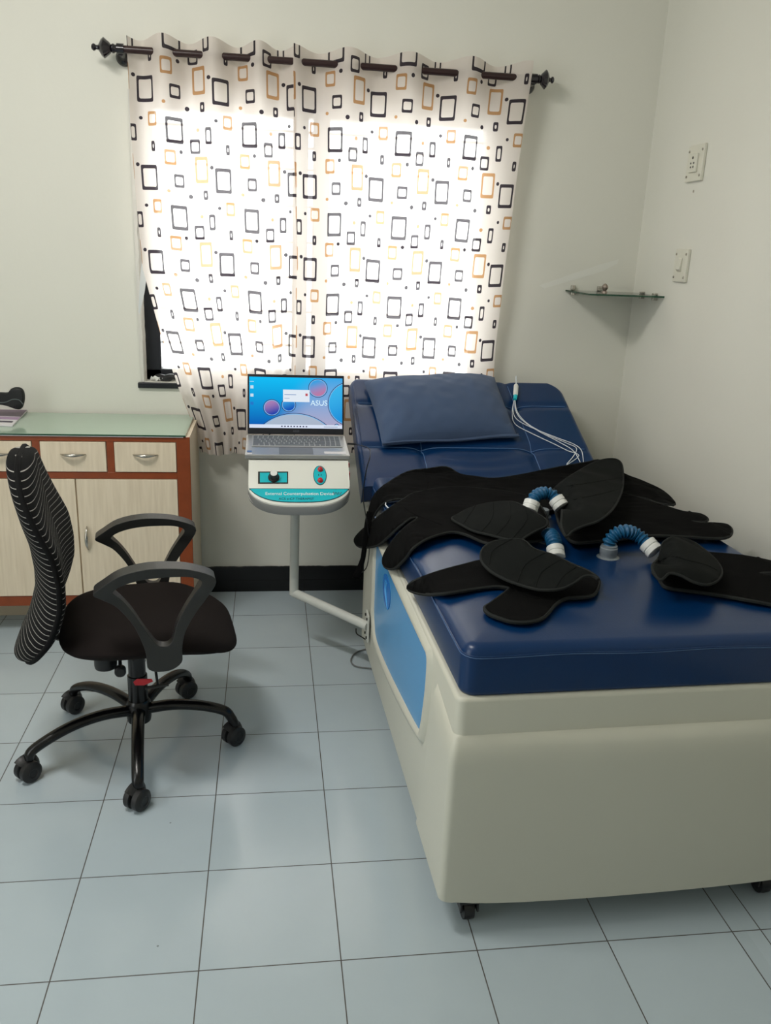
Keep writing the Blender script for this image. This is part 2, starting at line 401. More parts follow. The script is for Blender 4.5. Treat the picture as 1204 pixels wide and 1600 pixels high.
# ------------------------------------------------------------------ treatment bed
BA = math.radians(1.6); BO = Vector((.2, -.35, 0))
cB, sB = math.cos(BA), math.sin(BA)
def tobed(x, y): dx, dy = x-BO.x, y-BO.y; return cB*dx+sB*dy, -sB*dx+cB*dy
def frombed(x, y, z): return Vector((BO.x+cB*x-sB*y, BO.y+sB*x+cB*y, z))
BW, BL = .935, 1.385
bed = thing('treatment_bed', 'off-white treatment bed on castors with royal blue vinyl mattress and raised head', 'bed', BO, BA)
def rounded_slab(x0, y0, x1, y1, z0, z1, rc, re, puff=0, nz=5, seg=8):
    """slab with rounded plan corners rc, rounded top and bottom edge re"""
    def ring(ins, z):
        out = []
        for cx, cy, a0 in ((x1-rc, y1-rc, 0), (x0+rc, y1-rc, 90), (x0+rc, y0+rc, 180), (x1-rc, y0+rc, 270)):
            for k in range(seg+1):
                a = math.radians(a0+90*k/seg); out.append((cx+math.cos(a)*(rc-ins), cy+math.sin(a)*(rc-ins), z))
        return out
    def f(bm):
        R_ = []
        for k in range(nz+1):
            a = PI/2*k/nz; R_.append(ring(re*(1-math.sin(a))*.5, z0+re*.5*(1-math.cos(a))))
        for k in range(nz+1):
            a = PI/2*k/nz; R_.append(ring(re*(1-math.cos(a)), z1-re*(1-math.sin(a))))
        V = [[bm.verts.new(p) for p in r] for r in R_]; n = len(V[0])
        for a, b in zip(V, V[1:]):
            for k in range(n): bm.faces.new((a[k], a[(k+1) % n], b[(k+1) % n], b[k]))
        bm.faces.new(V[0][::-1])
        last = V[-1]
        if puff:
            cx, cy = (x0+x1)/2, (y0+y1)/2
            for s in (.93, .8, .6, .35):
                nr = [bm.verts.new((cx+(v.co.x-cx)*s, cy+(v.co.y-cy)*s, z1+puff*(1-s)**.6)) for v in V[-1]]
                for k in range(n): bm.faces.new((last[k], last[(k+1) % n], nr[(k+1) % n], nr[k]))
                last = nr
        bm.faces.new(last)
    return f
ZM0, ZM1 = .588, .703
obj('mattress', B(rounded_slab(0, -BL, BW, .02, ZM0, ZM1, .035, .026, puff=.004)), m_leather, bed, True, sharp=60)
seam = []
def seam_path(ins, z, wob):
    pts = []
    rc = .035
    for cx, cy, a0 in ((BW-rc, .02-rc, 0), (rc, .02-rc, 90), (rc, -BL+rc, 180), (BW-rc, -BL+rc, 270)):
        for k in range(6):
            a = math.radians(a0+18*k); pts.append(Vector((cx+math.cos(a)*(rc-ins), cy+math.sin(a)*(rc-ins), z)))
    out = []
    for i in range(len(pts)):
        a, b = pts[i], pts[(i+1) % len(pts)]; n = max(1, int((b-a).length/.03))
        for k in range(n):
            p = a.lerp(b, k/n); p.z += wob*math.sin(p.x*19+p.y*11); out.append(p)
    return out
obj('seam', B(tube(seam_path(.0005, ZM1-.021, .0018), .0022, 6, closed=True), tube(seam_path(.0008, ZM1-.026, .0018), .0012, 5, closed=True)), m_leather, bed, True)
obj('stitch_line', B(tube(seam_path(-.001, ZM1-.0235, .0018), .0007, 4, closed=True)), m_stitch, bed, True)
# base shell
obj('body_shell', B(rounded_slab(-.010, -1.391, BW+.008, 0, .075, ZM0+.002, .022, .01)), m_white, bed, True, sharp=50)
def foot_shell(bm):
    # profile in (y, z) with a quarter-round front arc, extruded across the bed, then rounded plan corners
    prof = [(-1.17, .075), (-1.16, .16), (-1.175, .26), (-1.195, .36), (-1.21, .45), (-1.213, .515), (-1.222, .533), (-1.24, .53), (-1.33, .512), (-1.40, .500)]
    x0, x1 = -.02, BW+.018
    rows = []
    nz = 22
    def yback(z):
        pts = [(.075, -1.13), (.15, -1.150), (.26, -1.178), (.36, -1.198), (.45, -1.212), (.53, -1.222)]
        for (a, b), (c, d) in zip(pts, pts[1:]):
            if z <= c: return b+(d-b)*(z-a)/(c-a)
        return pts[-1][1]
    for i in range(nz+1):
        z = .078+(.498-.078)*i/nz
        bulge = .012*math.sin(PI*min(1, (z-.07)/.5)*.9)
        ins = 0 if i < nz-2 else (.004, .010)[i-nz+1] if i > nz-2 else .001
        yf = -BL-.016-bulge*.4+ins; r = .016
        yb = yback(z)
        top = z
        loop = [(x0+ins, yb, z)]
        for k in range(7):
            a = PI+PI/2*k/6; loop.append((x0+ins+r+math.cos(a)*r, yf+r+math.sin(a)*r, z))
        for k in range(1, 16): 
            x = x0+r+(x1-x0-2*r)*k/16; loop.append((x, yf-.012*math.sin(PI*k/16), z))
        for k in range(7):
            a = 3*PI/2+PI/2*k/6; loop.append((x1-ins-r+math.cos(a)*r, yf+r+math.sin(a)*r, z))
        loop.append((x1-ins, yb, z))
        rows.append([bm.verts.new(p) for p in loop])
    # side wings rise a little towards the head end
    for i, row in enumerate(rows):
        f_ = i/nz
        for v in row:
            t = max(0, min(1, (v.co.y+1.40)/.18)); v.co.z += .034*t*f_**3
            # lower edge bows
            if i < 3: v.co.z += .012*(1-i/3)*(abs(v.co.x-BW/2)/(BW/2))**6
    for a, b in zip(rows, rows[1:]):
        for k in range(len(a)-1): bm.faces.new((a[k], a[k+1], b[k+1], b[k]))
    # top lip back to the body and bottom and rear cover
    lip = [bm.verts.new((min(BW, max(0, v.co.x+( .014 if v.co.x < BW/2 else -.014))) , max(v.co.y, -BL-.004), v.co.z+.008)) for v in rows[-1]]
    for k in range(len(lip)-1): bm.faces.new((rows[-1][k], rows[-1][k+1], lip[k+1], lip[k]))
    bm.faces.new(rows[0])
    # rear edges in to the body
    for e in (0, -1):
        sgn = 1 if e == 0 else -1
        q = [bm.verts.new(r_[e].co+Vector((.012*sgn, .004, 0))) for r_ in rows]
        for a, b, c, d in zip(rows, rows[1:], q, q[1:]): bm.faces.new((a[e], b[e], d, c))
obj('foot_shell', B(foot_shell), m_white, bed, True, sharp=50)
# recessed blue side panel with a raised white rim, both long sides
def side_pts(u, v): 
    Ns = Vector((cB, sB, 0)); p = cut(u, v, BO-.012*Ns, Ns); a, b = tobed(p.x, p.y); return a, b, p.z
outl = [(-.30, .545), (-.30, .32), (-.32, .27), (-.37, .232), (-.55, .24), (-.8, .275), (-1.05, .318), (-1.098, .345), (-1.128, .45), (-1.135, .53), (-1.12, .556), (-1.07, .556), (-.7, .55), (-.35, .556)]
cx_, cz_ = -.7, .40
for side, X in ((-1, -.0105), (1, BW+.0085)):
    path = cat([(X, y, z) for y, z in outl], 4, True)
    obj('blue_panel', B(prism([(X, p.y, p.z) for p in path], (side*.0015, 0, 0))), m_bluepanel, bed, True, smooth=False, label='light blue glossy side panel')
    rim = [Vector((X, p.y+(.022 if p.y > -.6 else 0)*0, p.z)) for p in path]
    def rimm(bm, path=path, X=X, side=side):
        n = len(path); L = []
        for p in path:
            d = Vector((0, p.y-cx_, (p.z-cz_)*2.2)); d.normalize()
            L.append([bm.verts.new((X+side*q, p.y+d.y*s, p.z+d.z*s)) for s, q in ((-.002, .0), (0, .004), (.005, .009), (.014, .011), (.026, .009), (.036, -.001))])
        for i in range(n):
            for k in range(5): bm.faces.new((L[i][k], L[i][k+1], L[(i+1) % n][k+1], L[(i+1) % n][k]))
    obj('panel_rim', B(rimm), m_white, bed, True, sharp=70)
# emblem: bright blue leaf oval with light strokes
_, EY, EZ = side_pts(604, 924)
e = B(lathe([(.0, 0), (.032, 0), (.032, .0012), (0, .0012)], (0, 0, 0), 'x', 28))
for v in e.verts: v.co = Vector((-.0125-v.co.x, EY+v.co.y*2.1, EZ+v.co.z*1.6))
emb = obj('emblem', e, m_emblem, bed, True, smooth=False, label='bright blue oval emblem')
obj('emblem_mark', B(*[tube(cat([(-.0140, EY+a*.018-.018, EZ-.035+.01*a), (-.0142, EY+.012+a*.010, EZ), (-.0140, EY+.006+a*.014, EZ+.03)], 5), .0022, 5) for a in (-1, 0, 1)]), mat('pale_blue_print', (70, 150, 210), .4), emb, True)
# valve sockets on the mattress
def bedcyl(name, x, y, z, prof, m, label=None, axis='z'):
    return obj(name, B(lathe(prof, (x, y, z), axis)), m, bed, True, label=label)
# castors
def castor(x, y, rot):
    def g(bm):
        s = bmesh.new(); 
    fr = obj('castor', B(lathe([(.016, .052), (.016, .078)], (x, y, 0)), box(x-.022, y-.03, .03, x-.017, y+.018, .062), box(x+.017, y-.03, .03, x+.022, y+.018, .062), box(x-.024, y-.03, .052, x+.024, y+.024, .068)), m_blackpl, bed, True, bevel=.002, label='black bed castor')
    obj('wheel', B(lathe([(.018, -.015), (.0265, -.012), (.0275, 0), (.0265, .012), (.018, .015)], (x, y-.006, .0275), 'x')), m_blackpl, fr, True)
for x, y in ((.06, -1.345), (.80, -1.345), (.06, -.1), (.80, -.1)): castor(x, y, 0)
# head section: thick board hinged near the seat, with tufted seams
BP = Vector((0, -.42, .70)); BSL = .47; BN = Vector((0, -BSL, 1)).normalized()
BYD = Vector((0, 1, BSL)).normalized()           # direction up the slope
def bp(x, s, d=0):                                # x across, s metres up the slope from y=-.42, d out of the surface
    return Vector((x, BP.y, BP.z))+BYD*s+BN*d
SLEN = .635
def head_edges(t):
    """left and right edge x at fraction t up the board"""
    s = t*SLEN; xl = .166; xr = 1.056-.012*t
    c = .05; cr = .085
    if s > SLEN-c: xl += c-math.sqrt(max(0, c*c-(s-(SLEN-c))**2))
    if s > SLEN-cr: xr -= cr-math.sqrt(max(0, cr*cr-(s-(SLEN-cr))**2))
    return xl, xr
S1, S2 = .185, .46       # seam rows up the slope
def xs_seam(k, s): return (.40, .82)[k-1]+((.03, .03)[k-1])*(.3-s)*.6
def head_h(x, s):
    xl, xr = .166, 1.05
    d = 0
    for k in (1, 2):
        d -= .008*math.exp(-((x-xs_seam(k, s))/.016)**2)
    for q in (S1, S2): d -= .008*math.exp(-((s-q)/.016)**2)
    for k in (1, 2):
        for q in (S1, S2): d -= .009*math.exp(-(((x-xs_seam(k, s))/.04)**2+((s-q)/.03)**2))
    # wrinkles fanning out of the tufts on the lower cell
    if s < S1: d += .0022*math.sin(30*math.hypot(x-.60, (s-.38)*1.3)*3)*math.exp(-((x-.62)/.16)**2)
    return d
def head_surface(bm):
    nx, ny = 90, 64; TH = .085; R0 = .02
    V = []
    ts = [-.06+1.06*(1-(1-j/ny)**1.15) for j in range(ny+1)]
    for t in ts:
        xl, xr = head_edges(max(t, 0)); s = t*SLEN; row = []
        for i in range(nx+1):
            f_ = i/nx; f_ = .5-.5*math.cos(PI*f_) if True else f_
            x = xl+(xr-xl)*f_
            e_ = min(x-xl, xr-x); e2 = SLEN-s; rr = 0
            rr = (R0-math.sqrt(max(0, R0*R0-(R0-min(e_, R0))**2)))
            rr = max(rr, R0-math.sqrt(max(0, R0*R0-(R0-min(max(e2, 0), R0))**2)))
            row.append(bm.verts.new(bp(x, s, head_h(x, s)*(1 if e_ > .03 else e_/.03)-rr)))
        V.append(row)
    for a, b in zip(V, V[1:]):
        for k in range(nx): bm.faces.new((a[k], a[k+1], b[k+1], b[k]))
    # walls and back
    loop = [r[0] for r in V]+V[-1][1:]+[r[-1] for r in V[:-1]][::-1]+V[0][1:-1][::-1]
    back = [bm.verts.new(v.co-BN*(TH-R0)) for v in loop]
    n = len(loop)
    for i in range(n): bm.faces.new((loop[i], loop[(i+1) % n], back[(i+1) % n], back[i]))
    bm.faces.new(back)
head = obj('backrest', B(head_surface), m_leather, bed, sharp=70, label='tufted blue vinyl backrest, raised')
def hl(pts, r=.0013): return tube([bp(x, s, head_h(x, s)+.0018) for x, s in pts], r, 5)
lines = []
for q in (S1, S2):
    for a, b in ((.19, .40), (.40, .82), (.82, 1.03)):
        lines.append(hl([(a+(b-a)*i/20, q+.003) for i in range(21)]))
for k in (1, 2): lines.append(hl([(xs_seam(k, s_/60*.6)+.003, s_/60*.6) for s_ in range(61)]))
obj('stitch_line', B(*lines), m_stitch, head)
obj('piping', B(tube([bp(head_edges(t)[0]+.014, t*SLEN, .0) for t in [i/30*.9 for i in range(31)]], .0022, 6)), m_leather, head)
# hinge frame under the raised head
for x in (.35, .85):
    obj('lift_bar', B(tube([bp(x, .02, -.09), bp(x, .52, -.09)], .014)), m_pole, bed)
    obj('lift_strut', B(tube([bp(x, .3, -.095), (x+.01, -.41, .45)], .014)), m_pole, bed)

# ------------------------------------------------------------------ surfaces things lie on
def bedh(x, y):
    lx, ly = tobed(x, y); z = ZM1+.004
    zs = BP.z+(y-BP.y)*BSL
    if y > BP.y: z = max(z, zs)
    if lx < 0: z -= min(.4, 5.5*max(0, -lx-.004)+.012)*(1 if ly < .1 else 0)
    elif lx < .02: z -= .012*(1-lx/.02)**2
    if lx > BW: z -= .25*(lx-BW)+.012
    elif lx > BW-.02: z -= .012*(1-(BW-lx)/.02)**2
    return z

# ------------------------------------------------------------------ pillow
pc = [(.215, .575), (.80, .615), (.806, .245), (.262, .20)]  # TL TR BR BL in (x, s) on the head board
P_tl = cut(568, 596, bp(0, 0, .02), BN); P_tr = cut(772, 589, bp(0, 0, .03), BN); P_br = cut(809, 684, bp(0, 0, .012), BN); P_bl = cut(597, 697, bp(0, 0, .012), BN)
def pillow(top):
    def fn(a, b):
        p = P_bl.lerp(P_br, a).lerp(P_tl.lerp(P_tr, a), b)
        ea = 1-abs(2*a-1)**3.2; eb = 1-abs(2*b-1)**3.2
        hgt = .080*(max(0, ea)**.55)*(max(0, eb)**.55)
        sag = .010*math.sin(PI*a)
        dirb = (P_tl-P_bl).normalized(); dira = (P_br-P_bl).normalized()
        # edges pull in between the corners
        p = p+dirb*(.5-b)*2*sag*.8*(1-eb)+dira*(.5-a)*2*.008*math.sin(PI*b)*(1-ea)
        wr = .009*noise.noise(Vector((a*3.5, b*3, 1)))+.0045*noise.noise(Vector((a*14, b*9, 5)))
        wr += .003*math.sin((a-b*.6)*42)*math.exp(-((min(a, 1-a))/.13)**2)
        if top: return p+BN*(hgt+wr*(ea*eb)**.4)
        return p-BN*(.010*(ea*eb)**.5)
    return fn
def pil(bm):
    grid_surface(pillow(True), 70, 44)(bm); grid_surface(pillow(False), 70, 44)(bm)
    bmesh.ops.remove_doubles(bm, verts=bm.verts[:], dist=.0004)
pillow_o = thing('pillow', 'faded blue denim pillow lying on the raised head of the bed', 'pillow', (P_bl+P_tr)/2)
obj('pillow_case', B(pil), m_denim, pillow_o, sharp=80)
flap = [P_bl.lerp(P_br, t)+BN*.004 for t in [i/24 for i in range(25)]]
dn = (P_bl-P_tl).normalized()
obj('case_flap', B(grid_surface(lambda a, b: P_bl.lerp(P_br, a)+dn*(b*(.004+.010*a)-.006)+BN*(.012+.004*math.sin(a*9)-.006*b), 30, 3)), m_denim, pillow_o, solid=.003)
obj('case_seam', B(tube([P_bl.lerp(P_br, i/30)+dn*(.002+.006*i/30)+BN*(.014+.004*math.sin(i*.3)) for i in range(31)], .0022, 6)), m_denim, pillow_o)

# ------------------------------------------------------------------ garments: black wraps
def sheet_bm(poly_px, h, step=.016, per=4, tmin=.6):
    P2 = cat([(u, v, 0) for u, v in poly_px], per, True)
    W3 = [hit(p.x, p.y, h) for p in P2]
    bm = bmesh.new(); vs = [bm.verts.new((p.x, p.y, 0)) for p in W3]
    tri = mg.tessellate_polygon([[Vector((p.x, p.y, 0)) for p in W3]])
    for t in tri:
        try: bm.faces.new([vs[i] for i in t])
        except ValueError: pass
    xs = [p.x for p in W3]; ys = [p.y for p in W3]
    for ax, lo, hi in ((0, min(xs), max(xs)), (1, min(ys), max(ys))):
        k = lo+step
        while k < hi:
            co = (k, 0, 0) if ax == 0 else (0, k, 0); no = (1, 0, 0) if ax == 0 else (0, 1, 0)
            bmesh.ops.bisect_plane(bm, geom=bm.verts[:]+bm.edges[:]+bm.faces[:], dist=1e-6, plane_co=co, plane_no=no)
            x_, _ = tobed(k, -1)
            k += step*(.45 if ax == 0 and (x_ < .03 or x_ > BW-.03) else 1)
    bmesh.ops.remove_doubles(bm, verts=bm.verts[:], dist=.0008)
    for v in bm.verts: v.co.z = h(v.co.x, v.co.y)
    return bm, W3
def garment(name, bits, label):
    """bits = [(part name, polygon px, height fn, material, thickness, seam lines)]"""
    root = None
    for i, (pn, poly, h, m, th, seams) in enumerate(bits):
        bm, W3 = sheet_bm(poly, h)
        if root is None:
            c = sum(W3, Vector())/len(W3); c.z = min(p.z for p in W3); root = thing(name, label, 'garment', c, group={'thigh_cuff': 'thigh cuffs on the bed', 'calf_cuff': 'calf cuffs on the bed'}.get(name))
        o = obj(pn, bm, m, root, sharp=180, solid=th)
        cl = [Vector((p.x, p.y, h(p.x, p.y))) for p in W3]
        obj('hem_binding', B(tube(cl, th*.5+.0008, 6, closed=True)), m_hem, o)
        for s in seams:
            pts = [hit(u, v, h) for u, v in [tuple(q)[:2] for q in cat([(a, b, 0) for a, b in s], 5)]]
            obj('stitch_ridge', B(tube([p+Vector((0, 0, th*.5)) for p in pts], .0014, 5)), m, o)
    return root
nz3 = lambda x, y, s, o=0: noise.noise(Vector((x*s, y*s, o)))
def seg_dist(p, a, b):
    ab = b-a; t = max(0, min(1, (p-a).dot(ab)/ab.length_squared)); return (p-(a+ab*t)).length, t
def side_sign(p, a, b): return (b.x-a.x)*(p.y-a.y)-(b.y-a.y)*(p.x-a.x)

# hip wrap: the wide band across the seat, crumpled against the head section
def h_hip(x, y): return bedh(x, y)+.012+.010*nz3(x, y, 9, 2)+.008*abs(nz3(x, y, 22, 5))
hip = [(576, 800), (586, 772), (610, 752), (638, 737), (667, 733), (697, 730), (718, 741), (742, 745), (771, 748), (809, 743), (844, 736), (879, 729), (914, 723), (940, 720), (975, 741), (1003, 752), (1036, 768), (1054, 788), (1028, 786), (1000, 777), (960, 780), (900, 790), (840, 800), (780, 805), (700, 812), (650, 800), (632, 781), (604, 784), (588, 800), (580, 820), (574, 822)]
hw = garment('hip_wrap', [('wrap_band', hip, h_hip, m_cloth, .006, [[(660, 734), (668, 760), (652, 790)]])],
             'black fleece hip wrap spread across the bed against the raised head')
belt = [at(u, v, 1, yy) for u, v, yy in [(580, 800, -.60), (574, 822, -.62), (570, 850, -.62), (567, 872, -.62), (562, 888, -.62), (555, 903, -.62)]]
bw_ = [.020, .014, .010, .010, .013, .018]
def belt_s(a, b):
    k = a*(len(belt)-1); i = min(int(k), len(belt)-2); f_ = k-i
    p = belt[i].lerp(belt[i+1], f_); wd = bw_[i]*(1-f_)+bw_[i+1]*f_
    return p+Vector((.55, -.3, 0)).normalized()*(b-.5)*wd*1.6
obj('hanging_strap', B(grid_surface(belt_s, 24, 3)), m_cloth, hw, solid=.005)

# left thigh cuff
def h_lt(x, y): return bedh(x, y)+.019+.006*nz3(x, y, 10, 8)+.004*abs(nz3(x, y, 25, 1))
lt = [(650, 770), (631, 780), (608, 795), (582, 815), (560, 834), (554, 846), (564, 855), (590, 852), (613, 833), (638, 812), (652, 810), (636, 822), (616, 842), (600, 868), (600, 884), (614, 889), (632, 874), (646, 856), (670, 841), (704, 832), (728, 836), (753, 847), (771, 850), (809, 846), (838, 846), (856, 836), (850, 800), (820, 775), (760, 765), (700, 762)]
ltA, ltB = at(818, 788, 2, .74), at(856, 818, 2, .74)
def h_ltf(x, y):
    d, t = seg_dist(Vector((x, y)), ltA.xy, ltB.xy)
    up = .052*math.sqrt(min(1, d/.03))*math.exp(-(max(0, d-.03)/.16)**2)
    return bedh(x, y)+.022+up*(.65+.35*t)+.002*nz3(x, y, 14, 3)
ltf = [(706, 811), (716, 804), (735, 794), (760, 787), (790, 784), (806, 786), (818, 792), (838, 803), (853, 813), (852, 822), (838, 829), (822, 838), (809, 846), (788, 842), (765, 836), (740, 830), (722, 821)]
garment('thigh_cuff', [('cuff_base', lt, h_lt, m_cloth, .007, [[(626, 790), (648, 806), (690, 822)]]), ('cuff_flap', ltf, h_ltf, m_cloth2, .006, [[(742, 792), (724, 819)], [(770, 787), (768, 812), (752, 832)], [(795, 786), (796, 812), (775, 838)], [(818, 793), (822, 815), (800, 843)]])],
        'black thigh cuff draped over the left edge of the mattress, two rounded straps hanging')
# right thigh cuff
def h_rt(x, y): return bedh(x, y)+.019+.006*nz3(x, y, 10, 12)+.004*abs(nz3(x, y, 25, 6))
rt = [(866, 775), (872, 815), (884, 838), (898, 848), (925, 847), (960, 844), (1005, 838), (1050, 838), (1100, 841), (1132, 841), (1143, 832), (1136, 821), (1112, 818), (1098, 819), (1080, 815), (1096, 817), (1105, 812), (1094, 804), (1066, 800), (1034, 790), (1002, 780), (975, 772), (930, 765), (890, 768)]
rtA, rtB = at(866, 762, 2, .76), at(882, 838, 2, .72)
def h_rtf(x, y):
    d, t = seg_dist(Vector((x, y)), rtA.xy, rtB.xy)
    up = .075*math.sqrt(min(1, d/.035))*(1-.45*smoothstep(.05, .26, d))
    return bedh(x, y)+.024+up+.0025*nz3(x, y, 12, 4)
rtf = [(864, 768), (877, 754), (901, 738), (930, 722), (956, 717), (970, 724), (973, 745), (970, 770), (956, 796), (934, 814), (911, 822), (894, 830), (884, 838), (877, 822), (878, 800), (876, 784)]
garment('thigh_cuff', [('cuff_base', rt, h_rt, m_cloth, .008, []), ('cuff_flap', rtf, h_rtf, m_cloth2, .006, [[(880, 762), (920, 756), (968, 748)], [(882, 785), (930, 775), (966, 766)]])],
        'black thigh cuff nearest the wall with a large folded flap and two rounded straps')
# left calf cuff
def h_lc(x, y): return bedh(x, y)+.007+.007*max(0, nz3(x, y, 9, 21))+.010*smoothstep(-1.40, -1.52, y)*0
lc = [(637, 919), (646, 909), (673, 898), (699, 890), (726, 883), (750, 877), (790, 872), (850, 870), (900, 885), (930, 900), (935, 915), (925, 931), (900, 934), (882, 936), (866, 946), (849, 965), (827, 972), (800, 972), (779, 966), (763, 959), (757, 950), (768, 942), (780, 933), (795, 921), (788, 918), (769, 917), (739, 921), (699, 927), (673, 929), (650, 926)]
lcA, lcB = at(826, 850, 2, .74), at(934, 905, 2, .72)
def h_lcf(x, y):
    d, t = seg_dist(Vector((x, y)), lcA.xy, lcB.xy)
    up = .050*math.sqrt(min(1, d/.028))*(1-.72*smoothstep(.05, .24, d))
    return bedh(x, y)+.016+up+.002*nz3(x, y, 12, 9)
lcf = [(751, 866), (758, 854), (774, 846), (802, 843), (820, 846), (834, 858), (867, 869), (901, 886), (924, 896), (934, 906), (926, 900), (911, 901), (898, 910), (880, 919), (860, 922), (838, 921), (812, 914), (790, 906), (768, 894), (754, 880)]
garment('calf_cuff', [('cuff_base', lc, h_lc, m_cloth, .008, [[(780, 880), (812, 930), (870, 940)]]), ('cuff_flap', lcf, h_lcf, m_cloth2, .006, [[(800, 844), (770, 862), (764, 884)], [(850, 866), (820, 885), (808, 912)], [(876, 876), (846, 896), (836, 920)], [(900, 888), (880, 902), (868, 920)]])],
        'black calf cuff left on the bed with one pointed strap and a cloth stub')
# right calf cuff
def h_rc(x, y): return bedh(x, y)+.007+.006*max(0, nz3(x, y, 9, 31))
rc = [(1020, 888), (1030, 906), (1040, 918), (1070, 923), (1100, 927), (1150, 935), (1204, 945), (1245, 955), (1245, 915), (1204, 901), (1186, 897), (1210, 896), (1245, 902), (1245, 890), (1204, 878), (1156, 869), (1112, 865), (1085, 862), (1050, 860)]
rcA, rcB = at(1024, 866, 2, .74), at(1034, 912, 2, .72)
def h_rcf(x, y):
    d, t = seg_dist(Vector((x, y)), rcA.xy, rcB.xy)
    up = .055*math.sqrt(min(1, d/.03))*(1-.75*smoothstep(.05, .17, d))
    return bedh(x, y)+.014+up+.002*nz3(x, y, 12, 19)
rcf = [(1034, 852), (1040, 845), (1052, 840), (1078, 845), (1102, 861), (1121, 880), (1127, 895), (1119, 908), (1102, 914), (1082, 909), (1062, 899), (1045, 896), (1032, 906), (1022, 896), (1019, 884), (1030, 870)]
garment('calf_cuff', [('cuff_base', rc, h_rc, m_cloth, .008, []), ('cuff_flap', rcf, h_rcf, m_cloth2, .006, [[(1035, 866), (1068, 876), (1100, 884), (1119, 893)], [(1020, 882), (1045, 872), (1062, 873)]])],
        'black calf cuff beside the grey valve, straps running towards the right wall')

# ------------------------------------------------------------------ corrugated hoses
def hose(path, label, ends, r=.0165, ring=.0105, part_base=None):
    path = cat(path, 30); L = [0]
    for a, b in zip(path, path[1:]): L.append(L[-1]+(b-a).length)
    N = int(L[-1]/ring)*8; pts = []; j = 0
    for i in range(N+1):
        s = L[-1]*i/N
        while j < len(L)-2 and L[j+1] < s: j += 1
        pts.append(path[j].lerp(path[j+1], (s-L[j])/max(1e-9, L[j+1]-L[j])))
    rad = [r+.0030*math.cos(2*PI*i/8) for i in range(N+1)]
    root = thing('air_hose', label, 'hose', path[0], group='air hoses on the bed')
    obj('hose_tube', B(tube(pts, rad, 18)), m_hose, root, sharp=80)
    for e_, m, nm, ln in ends:
        p = path[0] if e_ == 0 else path[-1]; q = path[4] if e_ == 0 else path[-5]; ax = (p-q).normalized()
        obj(nm, B(lathe([(.016, -.010), (.0235, -.008), (.0235, ln*.25), (.0218, ln*.3), (.0218, ln*.4), (.0235, ln*.45), (.0235, ln*.9), (.020, ln)], p, ax)), m, root, sharp=50)
    return root
Y1 = -1.22
hose([at(951, 858, 1, -1.22), at(952, 846, 1, -1.22), at(961, 835, 1, -1.22), at(975, 830, 1, -1.22), at(991, 834, 1, -1.22), at(1004, 843, 1, -1.235), at(1013, 852, 1, -1.25)],
     'blue corrugated air hose arching from the grey valve to the cuff on the wall side', [(1, m_collar, 'collar', .026)])
fit = at(949, 872, 2, ZM1)
a_, b_ = tobed(fit.x, fit.y)
obj('valve_socket', B(lathe([(.030, 0), (.030, .004), (.0225, .006), (.0225, .014), (.0235, .016), (.0235, .030), (.021, .032), (.021, .036)], (a_, b_, ZM1), 'z', 28)), m_greyfit, bed, True, label='grey ribbed valve socket in the mattress')
hose([at(830, 788, 1, -.98), at(834, 778, 1, -.97), at(841, 772, 1, -.96), at(851, 770, 1, -.95), at(862, 773, 1, -.955), at(870, 783, 1, -.97)],
     'blue corrugated air hose with two white collars between the thigh cuffs', [(0, m_collar, 'collar', .022), (1, m_collar, 'collar', .024)], r=.0160)
hose([(.602, -1.207, .718), (.604, -1.182, .735), (.607, -1.150, .739), (.611, -1.118, .729), (.614, -1.100, .705)],
     'short blue corrugated air hose with white collar rising from the left calf cuff', [(0, m_collar, 'collar', .026)], r=.0185)
for q in (Vector((.614, -1.098, ZM1)), at(845, 808, 2, ZM1)):
    pass; a_, b_ = tobed(q.x, q.y)
    obj('valve_socket', B(lathe([(.030, 0), (.030, .004), (.0225, .006), (.0225, .024), (.021, .026)], (a_, b_, ZM1), 'z', 28)), m_greyfit, bed, True, label='grey ribbed valve socket in the mattress')

# ------------------------------------------------------------------ white monitoring leads on the backrest
def onhead(u, v, d=.006): return cut(u, v, bp(0, 0, d), BN)
ld = thing('lead_cable', 'white patient lead cable lying over the right of the raised head', 'cable', onhead(806, 610))
obj('cable', B(tube(cat([onhead(806, 588, .012), onhead(806, 596, .008), onhead(806, 606)], 5), .0028, 8)), m_wire, ld)
c0, c1 = onhead(806, 601, .014), onhead(805, 618, .012)
obj('connector', B(tube([c0, c0.lerp(c1, .15), c0.lerp(c1, .85), c1], [.007, .010, .010, .008], 10, sx=.7)), m_collar, ld)
obj('connector_tip', B(tube([c1, onhead(804, 624, .011)], [.0085, .007], 10, sx=.7)), m_teal, ld, label='blue connector end')
for pts in ([(803, 624), (801, 640), (807, 655), (830, 668), (870, 684), (896, 694), (908, 704), (911, 722)],
            [(804, 624), (805, 640), (814, 655), (838, 672), (872, 690), (895, 704), (906, 722)],
            [(803, 624), (800, 644), (804, 662), (828, 676), (866, 694), (886, 704), (904, 712), (884, 727)],
            [(804, 624), (808, 644), (824, 662), (852, 678), (884, 692), (900, 700), (896, 712), (885, 725)]):
    obj('lead_wire', B(tube([onhead(p.x, p.y, .004+.002*math.sin(i)) for i, p in enumerate(cat([(u, v, 0) for u, v in pts], 6))], .0016, 6)), m_wire, ld)
lo = thing('lead_loop', 'loop of pale wire on the mattress edge under the hip wrap', 'cable', hit(592, 795, bedh))
obj('wire', B(tube([hit(p.x, p.y, lambda x, y: bedh(x, y)+.006) for p in cat([(640, 780, 0), (618, 783, 0), (600, 786, 0), (590, 793, 0), (586, 806, 0), (589, 818, 0)], 6)], .0024, 8)), mat('pale_blue_grey_wire', (125, 140, 165), .4), lo)
